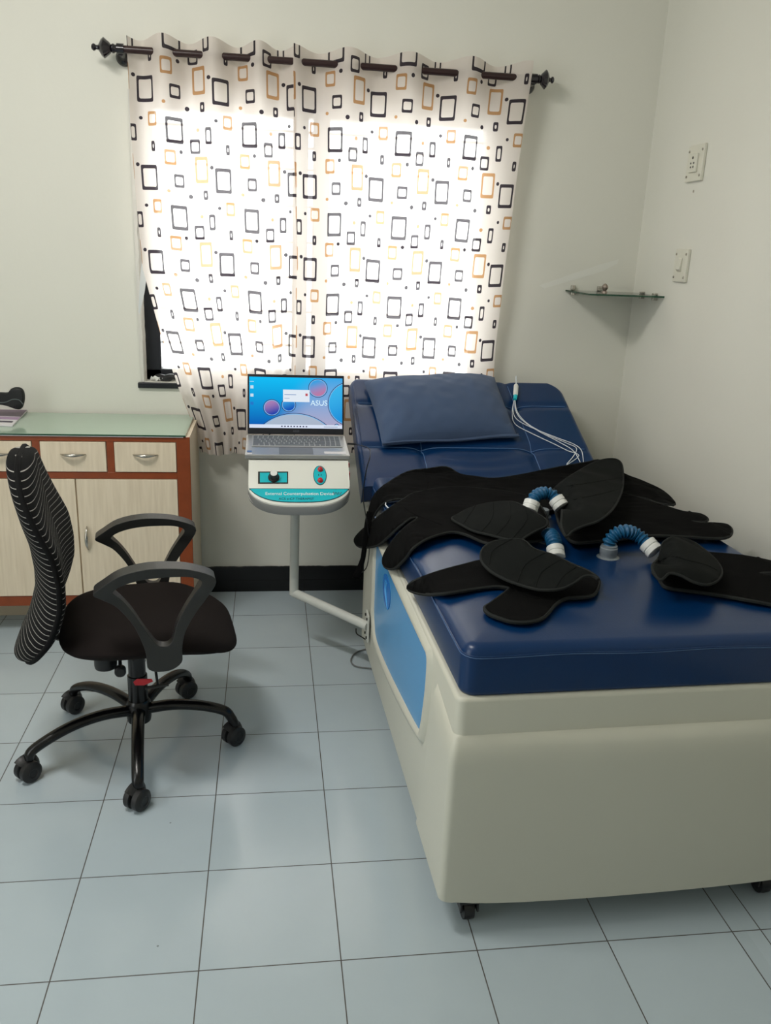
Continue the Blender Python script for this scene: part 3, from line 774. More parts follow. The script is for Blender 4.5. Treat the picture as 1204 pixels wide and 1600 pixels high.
obj('wire', B(tube([hit(p.x, p.y, lambda x, y: bedh(x, y)+.012) for p in cat([(606, 782, 0), (602, 788, 0), (608, 794, 0), (616, 788, 0)], 6)], .002, 8)), m_wire, lo)

# ------------------------------------------------------------------ console on its arm
con = thing('control_console', 'white counterpulsation console with teal label on a bent steel arm beside the bed', 'medical console', (-.055, -.33, .2))
CX0, CX1 = -.222, .117
cxm = (CX0+CX1)/2; cw = (CX1-CX0)/2
def yfront(x, ins=0):
    t = min(1, abs(x-cxm)/cw); return -.506-(.0545-ins)*(max(0, 1-t**3))**.62
SLP = .115/.14
zs = lambda y: .765+(y+.42)*SLP
def console(bm):
    n = 48
    xs = [cxm-cw*math.cos(PI*i/n) for i in range(n+1)]
    L = []
    for x in xs:
        yf = yfront(x)
        e_ = .004
        L.append([bm.verts.new(p) for p in ((x, -.16, .70), (x, -.16, .792), (x, -.42, .765), (x, yf+.006, zs(yf+.006)), (x, yf, zs(yf)-.004), (x, yf, zs(yf)-.030), (x, yf+.01, zs(yf)-.034))])
    m_ = len(L[0])
    for a, b in zip(L, L[1:]):
        for k in range(m_): bm.faces.new((a[k], a[(k+1) % m_], b[(k+1) % m_], b[k]))
    bm.faces.new(L[0]); bm.faces.new(L[-1])
obj('console_shell', B(console), m_console, con, sharp=30)
def skirt(bm):
    n = 48; L = []
    for i in range(n+1):
        x = cxm-cw*math.cos(PI*i/n); x = cxm+(x-cxm)*1.006; yf = yfront(x)-.0025
        L.append([bm.verts.new(p) for p in ((x, yf, zs(yf)-.006), (x, yf-.002, zs(yf)-.010), (cxm+(x-cxm)*.99, yf+.003, zs(yf)-.036))])
    for a, b in zip(L, L[1:]):
        for k in range(2): bm.faces.new((a[k], a[k+1], b[k+1], b[k]))
obj('console_skirt', B(skirt), m_skirt, con, sharp=60, label='grey curved lower edge')
SN = Vector((0, -SLP, 1)).normalized(); SY = Vector((0, 1, SLP)).normalized()
def sl(x, y, d=.001): return Vector((x, y, zs(y)))+SN*d
def panel_poly(name, pts, d0, m, label=None, parent=con): return obj(name, B(prism([sl(x, y, d0) for x, y in pts], SN*.0008)), m, parent, smooth=False, label=label)
lab = [(cxm-cw*.975*math.cos(PI*i/40), yfront(cxm-cw*.975*math.cos(PI*i/40))+.0075) for i in range(41)]
lab = [(x, min(y, -.5135)) for x, y in lab]
panel_poly('label_border', [(lab[0][0]-.002, -.5115)]+[(x, y-.0022) for x, y in lab]+[(lab[-1][0]+.002, -.5115)], .0002, m_dteal)
tl = panel_poly('teal_label', lab, .0008, m_teal)
tb = lambda x, y: basis(sl(x, y, .0018), (1, 0, 0), SY)
px_on = lambda u, v: cut(u, v, sl(0, -.42, 0), SN)
q = px_on(468, 772); text('label_text', 'External Counterpulsation Device', .0165, m_whitetxt, tb(q.x, q.y), tl, .0003)
q = px_on(463, 780); text('label_text', 'ACS e-CP THERAPIST', .0125, m_navy, tb(q.x, q.y), tl, .0003)
q = px_on(527, 772)
zz = [(q.x-.014+.0045*i, q.y+(.005 if i % 2 == 0 else -.003)) for i in range(7)]
obj('logo_mark', B(tube([sl(x, y, .0022) for x, y in zz], .0012, 5)), mat('maroon_print', (110, 30, 60), .5), tl)
a = [px_on(u, v) for u, v in ((403, 737), (450, 737), (450, 756), (403, 756))]
panel_poly('dial_plate_border', [(p.x, p.y) for p in a], .0003, m_dark)
a = [px_on(u, v) for u, v in ((406, 739), (448, 739), (448, 754), (406, 754))]
dp = panel_poly('dial_plate', [(p.x, p.y) for p in a], .001, m_teal)
q = px_on(427.5, 747)
kb = obj('knob', B(lathe([(.019, .001), (.019, .006), (.015, .009), (.014, .026), (.012, .028)], sl(q.x, q.y, 0), SN)), m_blackpl, con)
obj('knob_cap', B(lathe([(.0115, .028), (.0115, .030), (.0, .031)], sl(q.x, q.y, 0), SN)), m_collar, kb, label='silver knob cap')
q = px_on(499.5, 743)
ell = [(q.x+.0205*math.cos(a_*PI/16), q.y+.029*math.sin(a_*PI/16)) for a_ in range(32)]
panel_poly('button_plate_border', [(q.x+(x-q.x)*1.1, q.y+(y-q.y)*1.08) for x, y in ell], .0003, m_dteal)
panel_poly('button_plate', ell, .001, m_teal)
for dv in (734.5, 751.5):
    p = px_on(500, dv)
    obj('push_button', B(lathe([(.0095, .001), (.0095, .004), (.0075, .005), (.0075, .010), (.005, .012)], sl(p.x, p.y, 0), SN)), m_red, con, label='round red push button')
for s_ in (-1, 1):
    obj('indicator_mark', B(prism([sl(q.x+s_*.004-.0012, q.y-.002, .0018), sl(q.x+s_*.004+.0012, q.y-.002, .0018), sl(q.x+s_*.004+.0012, q.y+.003, .0018), sl(q.x+s_*.004-.0012, q.y+.003, .0018)], SN*.0004)), m_navy, con, smooth=False)
obj('side_switch', B(box(CX1, -.40, .735, CX1+.007, -.385, .750)), m_red, con, bevel=.001, label='small red side switch')
obj('side_switch', B(box(CX1, -.42, .695, CX1+.008, -.40, .722)), m_red, con, bevel=.001, label='small red side switch')
# pole and arm
PX, PY = -.058, -.34
el = at(459, 926, 1, PY)
je = at(574, 978, 0, .188)
obj('pole', B(tube([(el.x+.002, PY, .70), (el.x+.002, PY, .60), (el.x, PY, el.z+.03), (el.x, PY, el.z-.006)], .0165, 20)), m_pole, con)
obj('arm', B(tube([(el.x, PY, el.z+.004), (el.x, PY, el.z), tuple(je)], .0165, 20)), m_pole, con)
obj('mount_plate', B(box(je.x-.004, je.y-.03, je.z-.05, je.x+.003, je.y+.03, je.z+.05)), m_pole, con, bevel=.002)
for dy, dz in ((-.02, .035), (.02, .035), (-.02, -.035), (.02, -.035)):
    obj('bolt', B(lathe([(.005, 0), (.005, .004)], (je.x-.004, je.y+dy, je.z+dz), (-1, 0, 0), 10)), m_dark, con)

# ------------------------------------------------------------------ laptop
lap = thing('laptop', 'open silver laptop with bright blue desktop on the white console', 'laptop', (-.055, -.3, .782))
LW = .3575; LX0 = -.2345; LX1 = LX0+LW
LT = math.atan2(.026, .26); ly = Vector((0, math.cos(LT), math.sin(LT))); ln = Vector((0, -math.sin(LT), math.cos(LT)))
LO = Vector((LX0, -.424, .7655))
def lp(x, y, d): return LO+Vector((x, 0, 0))+ly*y+ln*d
LD = .232
obj('base', B(prism([lp(0, 0, .004), lp(LW, 0, .004), lp(LW, LD, .001), lp(0, LD, .001)], ln*.015)), m_silver, lap, bevel=.003)
obj('keyboard_well', B(prism([lp(.022, .088, .0192), lp(LW-.02, .088, .0192), lp(LW-.02, LD-.022, .0192), lp(.022, LD-.022, .0192)], ln*.0004)), mat('grey_keyboard_well', (166, 166, 165), .45), lap, smooth=False)
keys = []
rows = [([1]*17, .0115), ([1]*13+[1.5]+[1]*3, .017), ([1.4]+[1]*12+[1.1]+[1]*3, .017), ([1.7]+[1]*11+[1.8]+[1]*3, .017), ([2.2]+[1]*10+[2.3]+[1]*3, .017), ([1.2, 1, 1, 1, 5.6, 1, 1, 1]+[1]*4, .017)]
yk = LD-.026
for ws, hk in rows:
    tw = sum(ws); sc_k = (LW-.048)/tw; xk = .024
    for w_ in ws:
        keys.append((xk+.0016, yk-hk+.0012, xk+w_*sc_k-.0016, yk-.0012)); xk += w_*sc_k
    yk -= hk+.0022
for i, (x0, y0, x1, y1) in enumerate(keys):
    obj('key', B(prism([lp(x0, y0, .0195), lp(x1, y0, .0195), lp(x1, y1, .0195), lp(x0, y1, .0195)], ln*.0014)), m_key, lap, smooth=False)
obj('touchpad', B(prism([lp(.115, .010, .0192), lp(.232, .010, .0192), lp(.232, .080, .0192), lp(.115, .080, .0192)], ln*.0003)), mat('dark_grey_touchpad', (118, 119, 120), .4, metal=.3), lap, smooth=False)
obj('sticker', B(prism([lp(.27, .016, .0192), lp(.345, .016, .0192), lp(.345, .040, .0192), lp(.27, .040, .0192)], ln*.0003)), m_paper, lap, smooth=False, label='white paper sticker')
obj('sticker', B(prism([lp(.008, .008, .0192), lp(.024, .008, .0192), lp(.024, .016, .0192), lp(.008, .016, .0192)], ln*.0003)), m_paper, lap, smooth=False)
obj('sticker', B(prism([lp(.006, .028, .0192), lp(.022, .028, .0192), lp(.022, .044, .0192), lp(.006, .044, .0192)], ln*.0003)), mat('blue_sticker', (40, 90, 150), .4), lap, smooth=False, label='small blue sticker')
# lid
hz = lp(0, LD-.004, .020)
tops = at(386, 584, 1, -.15)
lidv = Vector((0, tops.y-hz.y, tops.z-hz.z)); LH = lidv.length; lz = lidv.normalized(); lnn = Vector((1, 0, 0)).cross(lz).normalized()
if lnn.y > 0: lnn = -lnn
SX0 = .004; SW = LW-.008
def sp(x, z, d=0): return Vector((LX0+SX0+x, hz.y, hz.z))+lz*z+lnn*d
lid = obj('lid', B(prism([sp(0, 0, 0), sp(SW, 0, 0), sp(SW, LH, 0), sp(0, LH, 0)], -lnn*.007)), mat('black_lid', (22, 24, 32), .4), lap, bevel=.003)
def disp_mat():
    m = bpy.data.materials.new('desktop_picture'); m.use_nodes = True; nt = m.node_tree; nt.nodes.clear()
    out = nt.nodes.new('ShaderNodeOutputMaterial'); em = nt.nodes.new('ShaderNodeEmission'); uv = nt.nodes.new('ShaderNodeUVMap'); uv.uv_map = 'uv'
    s = nt.nodes.new('ShaderNodeSeparateXYZ'); nt.links.new(uv.outputs[0], s.inputs[0])
    U, V = s.outputs[0], s.outputs[1]
    mk = lambda op, a, b=None, c=None: math_node(nt, op, a, b, c)
    def mix(f_, a, b):
        n = nt.nodes.new('ShaderNodeMix'); n.data_type = 'RGBA'
        for i, x in ((0, f_), (6, a), (7, b)):
            if isinstance(x, tuple): n.inputs[i].default_value = x
            elif isinstance(x, (int, float)): n.inputs[i].default_value = x
            else: nt.links.new(x, n.inputs[i])
        return n.outputs[2]
    def ss(x, a, b):
        n = nt.nodes.new('ShaderNodeMapRange'); n.interpolation_type = 'SMOOTHSTEP'; nt.links.new(x, n.inputs[0]); n.inputs[1].default_value = a; n.inputs[2].default_value = b; return n.outputs[0]
    def dist(cx, cy):
        dx = mk('MULTIPLY', mk('SUBTRACT', U, cx), 1.77); dy = mk('SUBTRACT', V, cy)
        return mk('SQRT', mk('ADD', mk('MULTIPLY', dx, dx), mk('MULTIPLY', dy, dy)))
    left = mix(V, lin((16, 82, 176)), lin((22, 190, 246)))
    right = mix(V, lin((176, 168, 196)), lin((60, 168, 232)))
    col = mix(ss(mk('ADD', U, mk('MULTIPLY', V, -.35)), .15, .55), left, right)
    def ball(cx, cy, r, ca, cb, col):
        d = dist(cx, cy); g = ss(mk('ADD', mk('SUBTRACT', V, cy), mk('MULTIPLY', mk('SUBTRACT', U, cx), -.6)), -r, r)
        c = mix(g, ca, cb); c = mix(mk('COMPARE', d, r-.006, .006), c, lin((40, 52, 100)))
        c = mix(mk('COMPARE', d, r-.020, .007), c, lin((130, 185, 232)))
        return mix(mk('LESS_THAN', d, r), col, c)
    col = ball(.49, -.62, .92, lin((190, 150, 150)), lin((170, 185, 205)), col)
    col = ball(.24, .40, .165, lin((22, 66, 168)), lin((170, 130, 180)), col)
    col = ball(.42, .46, .14, lin((20, 76, 180)), lin((60, 160, 225)), col)
    col = ball(.735, .80, .185, lin((190, 120, 160)), lin((50, 160, 225)), col)
    col = ball(1.09, .50, .44, lin((30, 140, 215)), lin((60, 180, 235)), col)
    col = ball(.86, .02, .05, lin((120, 170, 215)), lin((150, 180, 225)), col)
    col = ball(.94, .05, .05, lin((120, 170, 215)), lin((150, 180, 225)), col)
    # dialogue window, task bar, desktop icons
    def rect(x0, y0, x1, y1, c, col):
        a = mk('MULTIPLY', mk('GREATER_THAN', U, x0), mk('LESS_THAN', U, x1)); b = mk('MULTIPLY', mk('GREATER_THAN', V, y0), mk('LESS_THAN', V, y1))
        return mix(mk('MULTIPLY', a, b), col, c)
    col = rect(.36, .52, .645, .76, lin((225, 234, 244)), col)
    col = rect(.375, .655, .50, .668, lin((110, 140, 190)), col); col = rect(.375, .585, .43, .595, lin((130, 160, 200)), col)
    col = rect(.60, .64, .625, .69, lin((190, 80, 90)), col)
    col = rect(0, 0, 1, .07, lin((216, 226, 244)), col)
    for k in range(9): col = rect(.34+.033*k, .022, .356+.033*k, .048, lin(((60, 60, 90) if k != 6 else (20, 30, 60))), col)
    col = rect(.80, .028, .95, .040, lin((150, 160, 190)), col)
    for k in range(3): col = rect(.012, .77-.16*k, .045, .83-.16*k, lin((200, 225, 240)) if k != 2 else lin((40, 120, 200)), col)
    col = rect(.005, .90, .05, .915, lin((170, 215, 240)), col)
    nt.links.new(col, em.inputs[0]); em.inputs[1].default_value = 1.05; nt.links.new(em.outputs[0], out.inputs[0])
    return m
scr = obj('screen', B(prism([sp(.006, .022, .0004), sp(SW-.006, .022, .0004), sp(SW-.006, LH-.010, .0004), sp(.006, LH-.010, .0004)], lnn*.0003)), disp_mat(), lid, smooth=False, label='lit screen with blue bubble desktop picture')
uvl = scr.data.uv_layers.new(name='uv')
sw_, sh_ = SW-.012, LH-.032
for l in scr.data.loops:
    d = scr.data.vertices[l.vertex_index].co-sp(.006, .022, 0); uvl.data[l.index].uv = (d.x/sw_, d.dot(lz)/sh_)
text('screen_text', 'ASUS', .027, mat('white_glow_text', (200, 225, 240), .5, emit=.6), basis(sp(.258, .022+sh_*.50, .0012), (1, 0, 0), lz), lid, .0002)
text('maker_text', 'ASUS', .010, mat('grey_print', (95, 98, 108), .5), basis(sp(SW/2, .011, .0006), (1, 0, 0), lz), lid, .0002)
# laptop lead to the bed
cb = thing('power_lead', 'thin black lead running from the laptop side down between console and bed', 'cable', (LX1, -.27, .79))
obj('plug', B(tube([(LX1+.001, -.30, .798), (LX1+.03, -.30, .797)], .0035, 8)), m_bwire, cb)
obj('wire', B(tube(cat([(LX1+.028, -.30, .797), at(575, 700, 1, -.42), at(578, 712, 1, -.58), at(572, 735, 1, -.60), at(567, 775, 1, -.60), at(573, 815, 1, -.66), at(577, 850, 1, -.60), at(573, 885, 1, -.50), at(562, 896, 1, -.48)], 8), .0018, 6)), m_bwire, cb)
fl = thing('floor_lead', 'grey cable loop lying on the floor tiles against the bed base', 'cable', at(560, 1030, 2, .004))
obj('wire', B(tube([at(p.x, p.y, 2, .005) for p in cat([(590, 1014, 0), (568, 1015, 0), (553, 1022, 0), (548, 1033, 0), (556, 1041, 0), (575, 1044, 0), (590, 1046, 0)], 8)], .0028, 8)), m_gwire, fl)
obj('wire', B(tube(cat([at(556, 982, 1, -.45), at(557, 990, 1, -.46), at(566, 996, 1, -.47), at(576, 1003, 1, -.47)], 6), .0022, 8)), m_bwire, fl)

# ------------------------------------------------------------------ curtain rod and curtains
YR, ZR = .18, 2.104
rod = thing('curtain_rod', 'dark brown curtain rod with pointed finials above the window', 'curtain rod', (.06, YR, ZR))
obj('rod', B(tube([(-.70, YR, ZR), (.855, YR, ZR)], .0125, 16)), m_rod, rod)
fin = [(.004, 0), (.0125, .001), (.0125, .012), (.0155, .016), (.0155, .022), (.012, .026), (.020, .033), (.026, .042), (.032, .050), (.034, .053), (.028, .062), (.016, .070), (.008, .076), (.007, .083), (.011, .088), (.012, .094), (.008, .100), (.002, .102)]
obj('finial', B(lathe([(r, h*.9) for r, h in fin], (-.68, YR, ZR), (-1, 0, 0))), m_rodblack, rod)
obj('finial', B(lathe([(r, h*.72) for r, h in fin], (.842, YR, ZR), (1, 0, 0))), m_rodblack, rod)
for x in (-.672, .835):
    obj('bracket', B(lathe([(.030, 0), (.030, .006), (.024, .014), (.014, .020), (.011, .03), (.011, .085)], (x, YB, ZR-.012), (0, -1, 0)), tube([(x-.012, YR, ZR), (x+.012, YR, ZR)], .018, 16)), m_rodblack, rod)

def interp(tab, z):
    tab = sorted(tab)
    if z <= tab[0][0]: return tab[0][1]
    for (a, b), (c, d) in zip(tab, tab[1:]):
        if z <= c: return b+(d-b)*(z-a)/(c-a)
    return tab[-1][1]
def curtain(name, troughs, Ltab, Rtab, ztop, zbot, uoff, label, ybase, front, lowA):
    x0, x1 = interp(Ltab, ztop), interp(Rtab, ztop)
    NX, NZ = 340, 150
    tr = troughs
    def phase(x):
        if x <= tr[0]: return (x-tr[0])/(tr[1]-tr[0])
        for i in range(len(tr)-1):
            if x <= tr[i+1]: return i+(x-tr[i])/(tr[i+1]-tr[i])
        return len(tr)-1+(x-tr[-1])/(tr[-1]-tr[-2])
    bm = bmesh.new(); uvl_ = bm.loops.layers.uv.new('uv')
    # flat cloth coordinate from the arc length of the top edge
    arc = [0]; prev = None
    for i in range(NX+1):
        x = x0+(x1-x0)*i/NX; y = .036*math.cos(2*PI*phase(x))
        if prev: arc.append(arc[-1]+math.hypot(x-prev[0], y-prev[1]))
        prev = (x, y)
    ka = 1.06*(x1-x0)/arc[-1]; arc = [a_*ka*.55+.45*1.06*(x1-x0)*i_/NX for i_, a_ in enumerate(arc)]
    V = []
    for j in range(NZ+1):
        z = ztop+(zbot-ztop)*j/NZ; row = []
        for i in range(NX+1):
            xt = x0+(x1-x0)*i/NX; s = i/NX; p = phase(xt); d = ztop-z
            L_, R_ = interp(Ltab, z), interp(Rtab, z)
            x = L_+(R_-L_)*s
            sq = (R_-L_)/(x1-x0)
            A = .036*(1-smoothstep(.0, .55, d))+lowA*smoothstep(.1, .9, d)*(1+1.2*(1-sq))
            wob = .25*math.sin(p*1.7+d*1.2)
            y = ybase(z)+A*math.cos(2*PI*(p+wob*smoothstep(.1, 1, d)))
            y += .006*nz3(x, z, 5, 2+uoff)*smoothstep(.1, .6, d)
            y += smoothstep(.1, .9, d)*.010*(1-sq)*3*math.sin(2*PI*(p*2.3+.3))*.6
            zz_ = z+(.012*math.cos(2*PI*p)*(1-j/NZ)*0)+(.012*math.sin(p*5) if 0 else 0)
            zz_ += .008*math.cos(2*PI*p+PI)*max(0, 1-d/.1)+.006*math.sin(p*4.1+1)*(j/NZ)
            row.append(bm.verts.new((x, y, zz_)))
        V.append(row)
    for j in range(NZ):
        for i in range(NX):
            f_ = bm.faces.new((V[j][i], V[j][i+1], V[j+1][i+1], V[j+1][i]))
            for l, (a, b) in zip(f_.loops, ((i, j), (i+1, j), (i+1, j+1), (i, j+1))):
                l[uvl_].uv = (uoff+arc[a]*1.0, -(ztop-zbot)*b/NZ)
    root = thing(name, label, 'curtain', ((x0+x1)/2, YR, ztop), group='curtains at the window')
    o = obj('curtain_cloth', bm, m_curtain, root, sharp=180)
    # tiny side hem seen edge-on
    hemp = [V_ for V_ in []]
    return root, o
yb_ = lambda z: YR+.0
yb2_ = lambda z: YR+.026*(1-smoothstep(1.0, 1.35, z))
curtain('curtain', [-.61, -.44, -.267, -.112], [(2.14, -.650), (1.85, -.650), (1.61, -.642), (1.36, -.630), (1.25, -.605), (1.12, -.575), (.92, -.518), (.74, -.452), (.63, -.430)],
        [(2.14, -.060), (1.4, -.046), (.96, -.05), (.8, -.09), (.63, -.13)], 2.150, .640, .118, 'left white curtain printed with squares, swept aside to a bunched hem', yb_, True, .018)
curtain('curtain', [-.19, .03, .243, .477, .70], [(2.14, -.068), (1.4, -.050), (.64, -.052)],
        [(2.14, .820), (1.93, .806), (1.63, .795), (1.36, .778), (1.1, .774), (.97, .776), (.64, .76)], 2.150, .640, .112, 'right white curtain printed with black and tan squares behind the bed head', yb2_, True, .005)
# turned-back edge of the left curtain in the window reveal
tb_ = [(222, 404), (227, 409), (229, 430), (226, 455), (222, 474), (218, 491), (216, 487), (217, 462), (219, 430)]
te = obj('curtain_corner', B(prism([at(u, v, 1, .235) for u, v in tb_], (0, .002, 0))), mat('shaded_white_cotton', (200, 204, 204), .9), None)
tag(te, 'small turned-back grey corner of curtain cloth beside the black window frame', 'curtain corner')

# ------------------------------------------------------------------ cabinet
CL, CR, CY, CT = -2.1, -.443, -.135, .778
cab = thing('sideboard', 'cream laminate cabinet with red-brown edging against the back wall', 'cabinet', ((CL+CR)/2, CY, 0))
obj('carcass', B(box(CL, CY+.004, .120, CR, YB-.012, CT)), m_laminate, cab, bevel=.001)
obj('plinth', B(box(CL, .04, 0, CR-.012, YB-.012, .122)), mat('beige_plinth', (190, 176, 152), .6, noise_amt=.12, nscale=12), cab, bevel=.001)
fb = []
fy_a, fy_b = CY-.004, CY+.006
fb += [box(CR-.048, fy_a-.0007, .118, CR+.0005, fy_b, CT+.0004), box(CL, fy_a, CT-.018, CR, fy_b, CT), box(CL, fy_a, .620, CR, fy_b, .645), box(CL, fy_a, .118, CR, fy_b, .158)]
fb += [box(x-.013, fy_a+.0007, .620, x+.013, fy_b, CT) for x in (-.727, -.985, -1.245, -1.505, -1.765)]
fb += [box(-1.285, fy_a+.0007, .118, -1.255, fy_b, .64)]
obj('face_frame', B(*fb), m_red_wood, cab, bevel=.0015)
def bow(a, b, out, r):
    a, b = Vector(a), Vector(b)
    return tube([a.lerp(b, i/14)+Vector((0, -out*math.sin(PI*i/14)**.7, 0)) for i in range(15)], lambda t: r*(.35+.9*math.sin(PI*t)), 10)
for x0, x1 in ((-.714, -.491), (-.972, -.740), (-1.232, -.998), (-1.492, -1.258), (-1.752, -1.518)):
    d = obj('drawer', B(box(x0+.002, CY-.008, .647, x1-.002, CY+.012, .758)), m_laminate, cab, bevel=.0015)
    xm = (x0+x1)/2
    obj('handle', B(bow((xm-.044, CY-.009, .713), (xm+.044, CY-.009, .713), .022, .0055)), m_chrome, d, label='bow steel handle')
for x0, x1, hx in ((-.854, -.491, -.822), (-1.253, -.857, -1.22), (-1.66, -1.287, -1.32), (-2.05, -1.663, -1.70)):
    d = obj('door', B(box(x0+.001, CY-.008, .160, x1-.001, CY+.012, .618)), m_laminate, cab, bevel=.0015)
    hx = x0+.028
    obj('handle', B(bow((hx, CY-.009, .345), (hx, CY-.009, .437), .022, .0055)), m_chrome, d, label='upright bow steel handle')
    if x0 == -1.253:
        s_ = obj('sticker', B(box(-1.085, CY-.0092, .575, -1.052, CY-.008, .609)), m_paper, d, smooth=False, label='small white sticker')
        obj('sticker_mark', B(tube([(-1.068+.008*math.cos(a*PI/10), CY-.0095, .594+.007*math.sin(a*PI/10)) for a in range(20)], .0014, 5, closed=True)), mat('grey_mark', (90, 95, 110), .6), s_)
gt = obj('glass_top', B(box(CL, CY-.012, CT+.004, CR-.014, YB-.014, CT+.010)), m_glasstop, None, bevel=.0012)
tag(gt, 'pale green glass sheet covering the cabinet top', 'glass top')
ge = obj('polished_edge', B(box(CL, CY-.0128, CT+.0045, CR-.0135, CY-.0118, CT+.0095)), m_glassedge, gt, smooth=False)
pad = obj('white_strip', B(prism([(-1.35, CY-.010, CT+.0005), (-.465, CY-.010, CT+.0005), (-.465, CY+.1, CT+.0005), (-1.35, CY+.1, CT+.0005)], (0, 0, .003))), m_paper, None, smooth=False)
pad.name = 'paper_liner'; tag(pad, 'thin white paper lining showing under the front edge of the glass top', 'paper')

# magazine and padded mask on the glass
ZT = CT+.0105
mg_ = thing('magazine', 'magazine with white and mauve cover lying on the glass cabinet top', 'magazine', at(10, 655, 2, ZT))
corn = [at(20, 667, 2, ZT), at(46, 639, 2, ZT), at(-40, 636, 2, ZT), at(-75, 663, 2, ZT)]
obj('pages', B(prism(corn, (0, 0, .006))), m_paper, mg_, bevel=.0008)
def onmag(a, b): return corn[0].lerp(corn[1], b).lerp(corn[3].lerp(corn[2], b), a)+Vector((0, 0, .0062))
def mpatch(a0, b0, a1, b1, m): return obj('cover_print', B(prism([onmag(a0, b0), onmag(a1, b0), onmag(a1, b1), onmag(a0, b1)], (0, 0, .0004))), m, mg_, smooth=False)
mpatch(0, .45, 1, 1, mat('mauve_grey_print', (112, 96, 112), .5)); mpatch(.0, .28, .8, .42, mat('pale_mauve_print', (168, 140, 172), .5)); mpatch(.05, .13, .8, .2, mat('dark_grey_print', (70, 66, 78), .5))
mk_ = thing('padded_mask', 'black padded bone-shaped mask lying on the magazine', 'mask', at(15, 637, 2, ZT+.007))
mp = [(-28, 626), (-20, 616), (-5, 613), (12, 613), (18, 607), (26, 605), (34, 607), (38, 615), (38, 628), (34, 638), (26, 639), (12, 634), (0, 632), (-15, 634), (-28, 637)]
YM = .12
def pad_s(bm):
    out = [at(p.x, p.y, 1, YM) for p in cat([(u, v, 0) for u, v in mp], 4, True)]
    c = sum(out, Vector())/len(out)
    rings = []
    for s, dy in ((.80, -.016), (.93, -.013), (1, -.004), (1, .004), (.93, .013), (.80, .016)):
        rings.append([bm.verts.new((c.x+(p.x-c.x)*(1-(1-s)*.35), YM+dy, p.z+(c.z-p.z)*(1-s)*.8)) for p in out])
    n = len(out)
    for a, b in zip(rings, rings[1:]):
        for k in range(n): bm.faces.new((a[k], a[(k+1) % n], b[(k+1) % n], b[k]))
    bm.faces.new(rings[0]); bm.faces.new(rings[-1])
mo = obj('pad', B(pad_s), mat('black_satin', (16, 18, 20), .6), mk_)
obj('trim_line', B(tube([at(p.x, p.y, 1, YM-.015) for p in cat([(-15, 628, 0), (0, 629, 0), (10, 628, 0), (20, 624, 0), (30, 625, 0), (36, 632, 0)], 6)], .0022, 6)), mat('grey_trim', (84, 92, 92), .6), mo)

# things on the sill
sr = thing('crumpled_wrapper', 'crumpled white wrapper in the corner of the window sill', 'wrapper', at(240, 594, 1, .285))
obj('foil', B(tube([Vector((-.63+.05*i/14, .285+.012*math.sin(i*1.7), .925+.008*abs(math.sin(i*1.3)))) for i in range(15)], lambda t: .004+.006*math.sin(PI*t), 8, sy=.6)), m_collar, sr)
bt = thing('black_pouch', 'small black pouch lying on the window sill beside the frame', 'pouch', (-.57, .285, .92))
obj('pouch_body', B(tube([Vector((-.615+.09*i/10, .29, .932+.004*math.sin(i))) for i in range(11)], lambda t: .006+.010*math.sin(PI*min(1, t*.9+.05)), 10, sy=1.2)), m_blackpl, bt)

# ------------------------------------------------------------------ glass corner shelf
ZS = 1.331
sh = thing('corner_shelf', 'small glass corner shelf with chrome clamps in the wall corner', 'shelf', (1.25, .15, ZS))
sp_ = [(1.072, YB-.001), (1.10, .055), (1.155, -.036), (XR-.001, -.036), (XR-.001, YB-.001)]
sp_ = [(1.072, YB-.001), (1.058, -.05), (XR-.001, -.036), (XR-.001, YB-.001)]
obj('shelf_glass', B(prism([(x, y, ZS) for x, y in sp_], (0, 0, .006))), m_shelfglass, sh, smooth=False)
def edge_bar(a, b):
    a, b = Vector(a), Vector(b); d = (b-a).normalized(); nrm = Vector((d.y, -d.x, 0))
    if nrm.y > 0: nrm = -nrm
    return prism([(a.x, a.y, ZS-.0003), (b.x, b.y, ZS-.0003), (b.x+nrm.x*.001, b.y+nrm.y*.001, ZS-.0003), (a.x+nrm.x*.001, a.y+nrm.y*.001, ZS-.0003)], (0, 0, .0066))
obj('glass_edge', B(edge_bar(sp_[0]+(0,), sp_[1]+(0,)), edge_bar(sp_[1]+(0,), sp_[2]+(0,))), m_glassedge, sh, smooth=False, label='dark green polished edge')
for x in (1.10, 1.215):
    obj('clamp', B(box(x-.008, YB-.018, ZS+.007, x+.008, YB-.001, ZS+.026), box(x-.008, YB-.018, ZS-.014, x+.008, YB-.001, ZS-.001)), m_chrome, sh, bevel=.002)
for y in (.03, .15):
    obj('clamp', B(box(XR-.02, y-.008, ZS+.007, XR-.001, y+.008, ZS+.014), box(XR-.02, y-.008, ZS-.014, XR-.001, y+.008, ZS-.001)), m_chrome, sh, bevel=.002)
kn = thing('stopper_ball', 'small faceted metal ball standing in the middle of the glass shelf', 'ornament', (1.185, .12, ZS+.006))
obj('ball', B(lathe([(.003, .006), (.008, .009), (.012, .016), (.013, .021), (.011, .027), (.006, .033), (.001, .035)], (1.185, .12, ZS+.006), 'z', 10), lathe([(.012, 0), (.011, .004), (.004, .008)], (1.185, .12, ZS+.006), 'z', 12)), mat('pewter', (150, 138, 128), .4, metal=.8), kn, smooth=False)

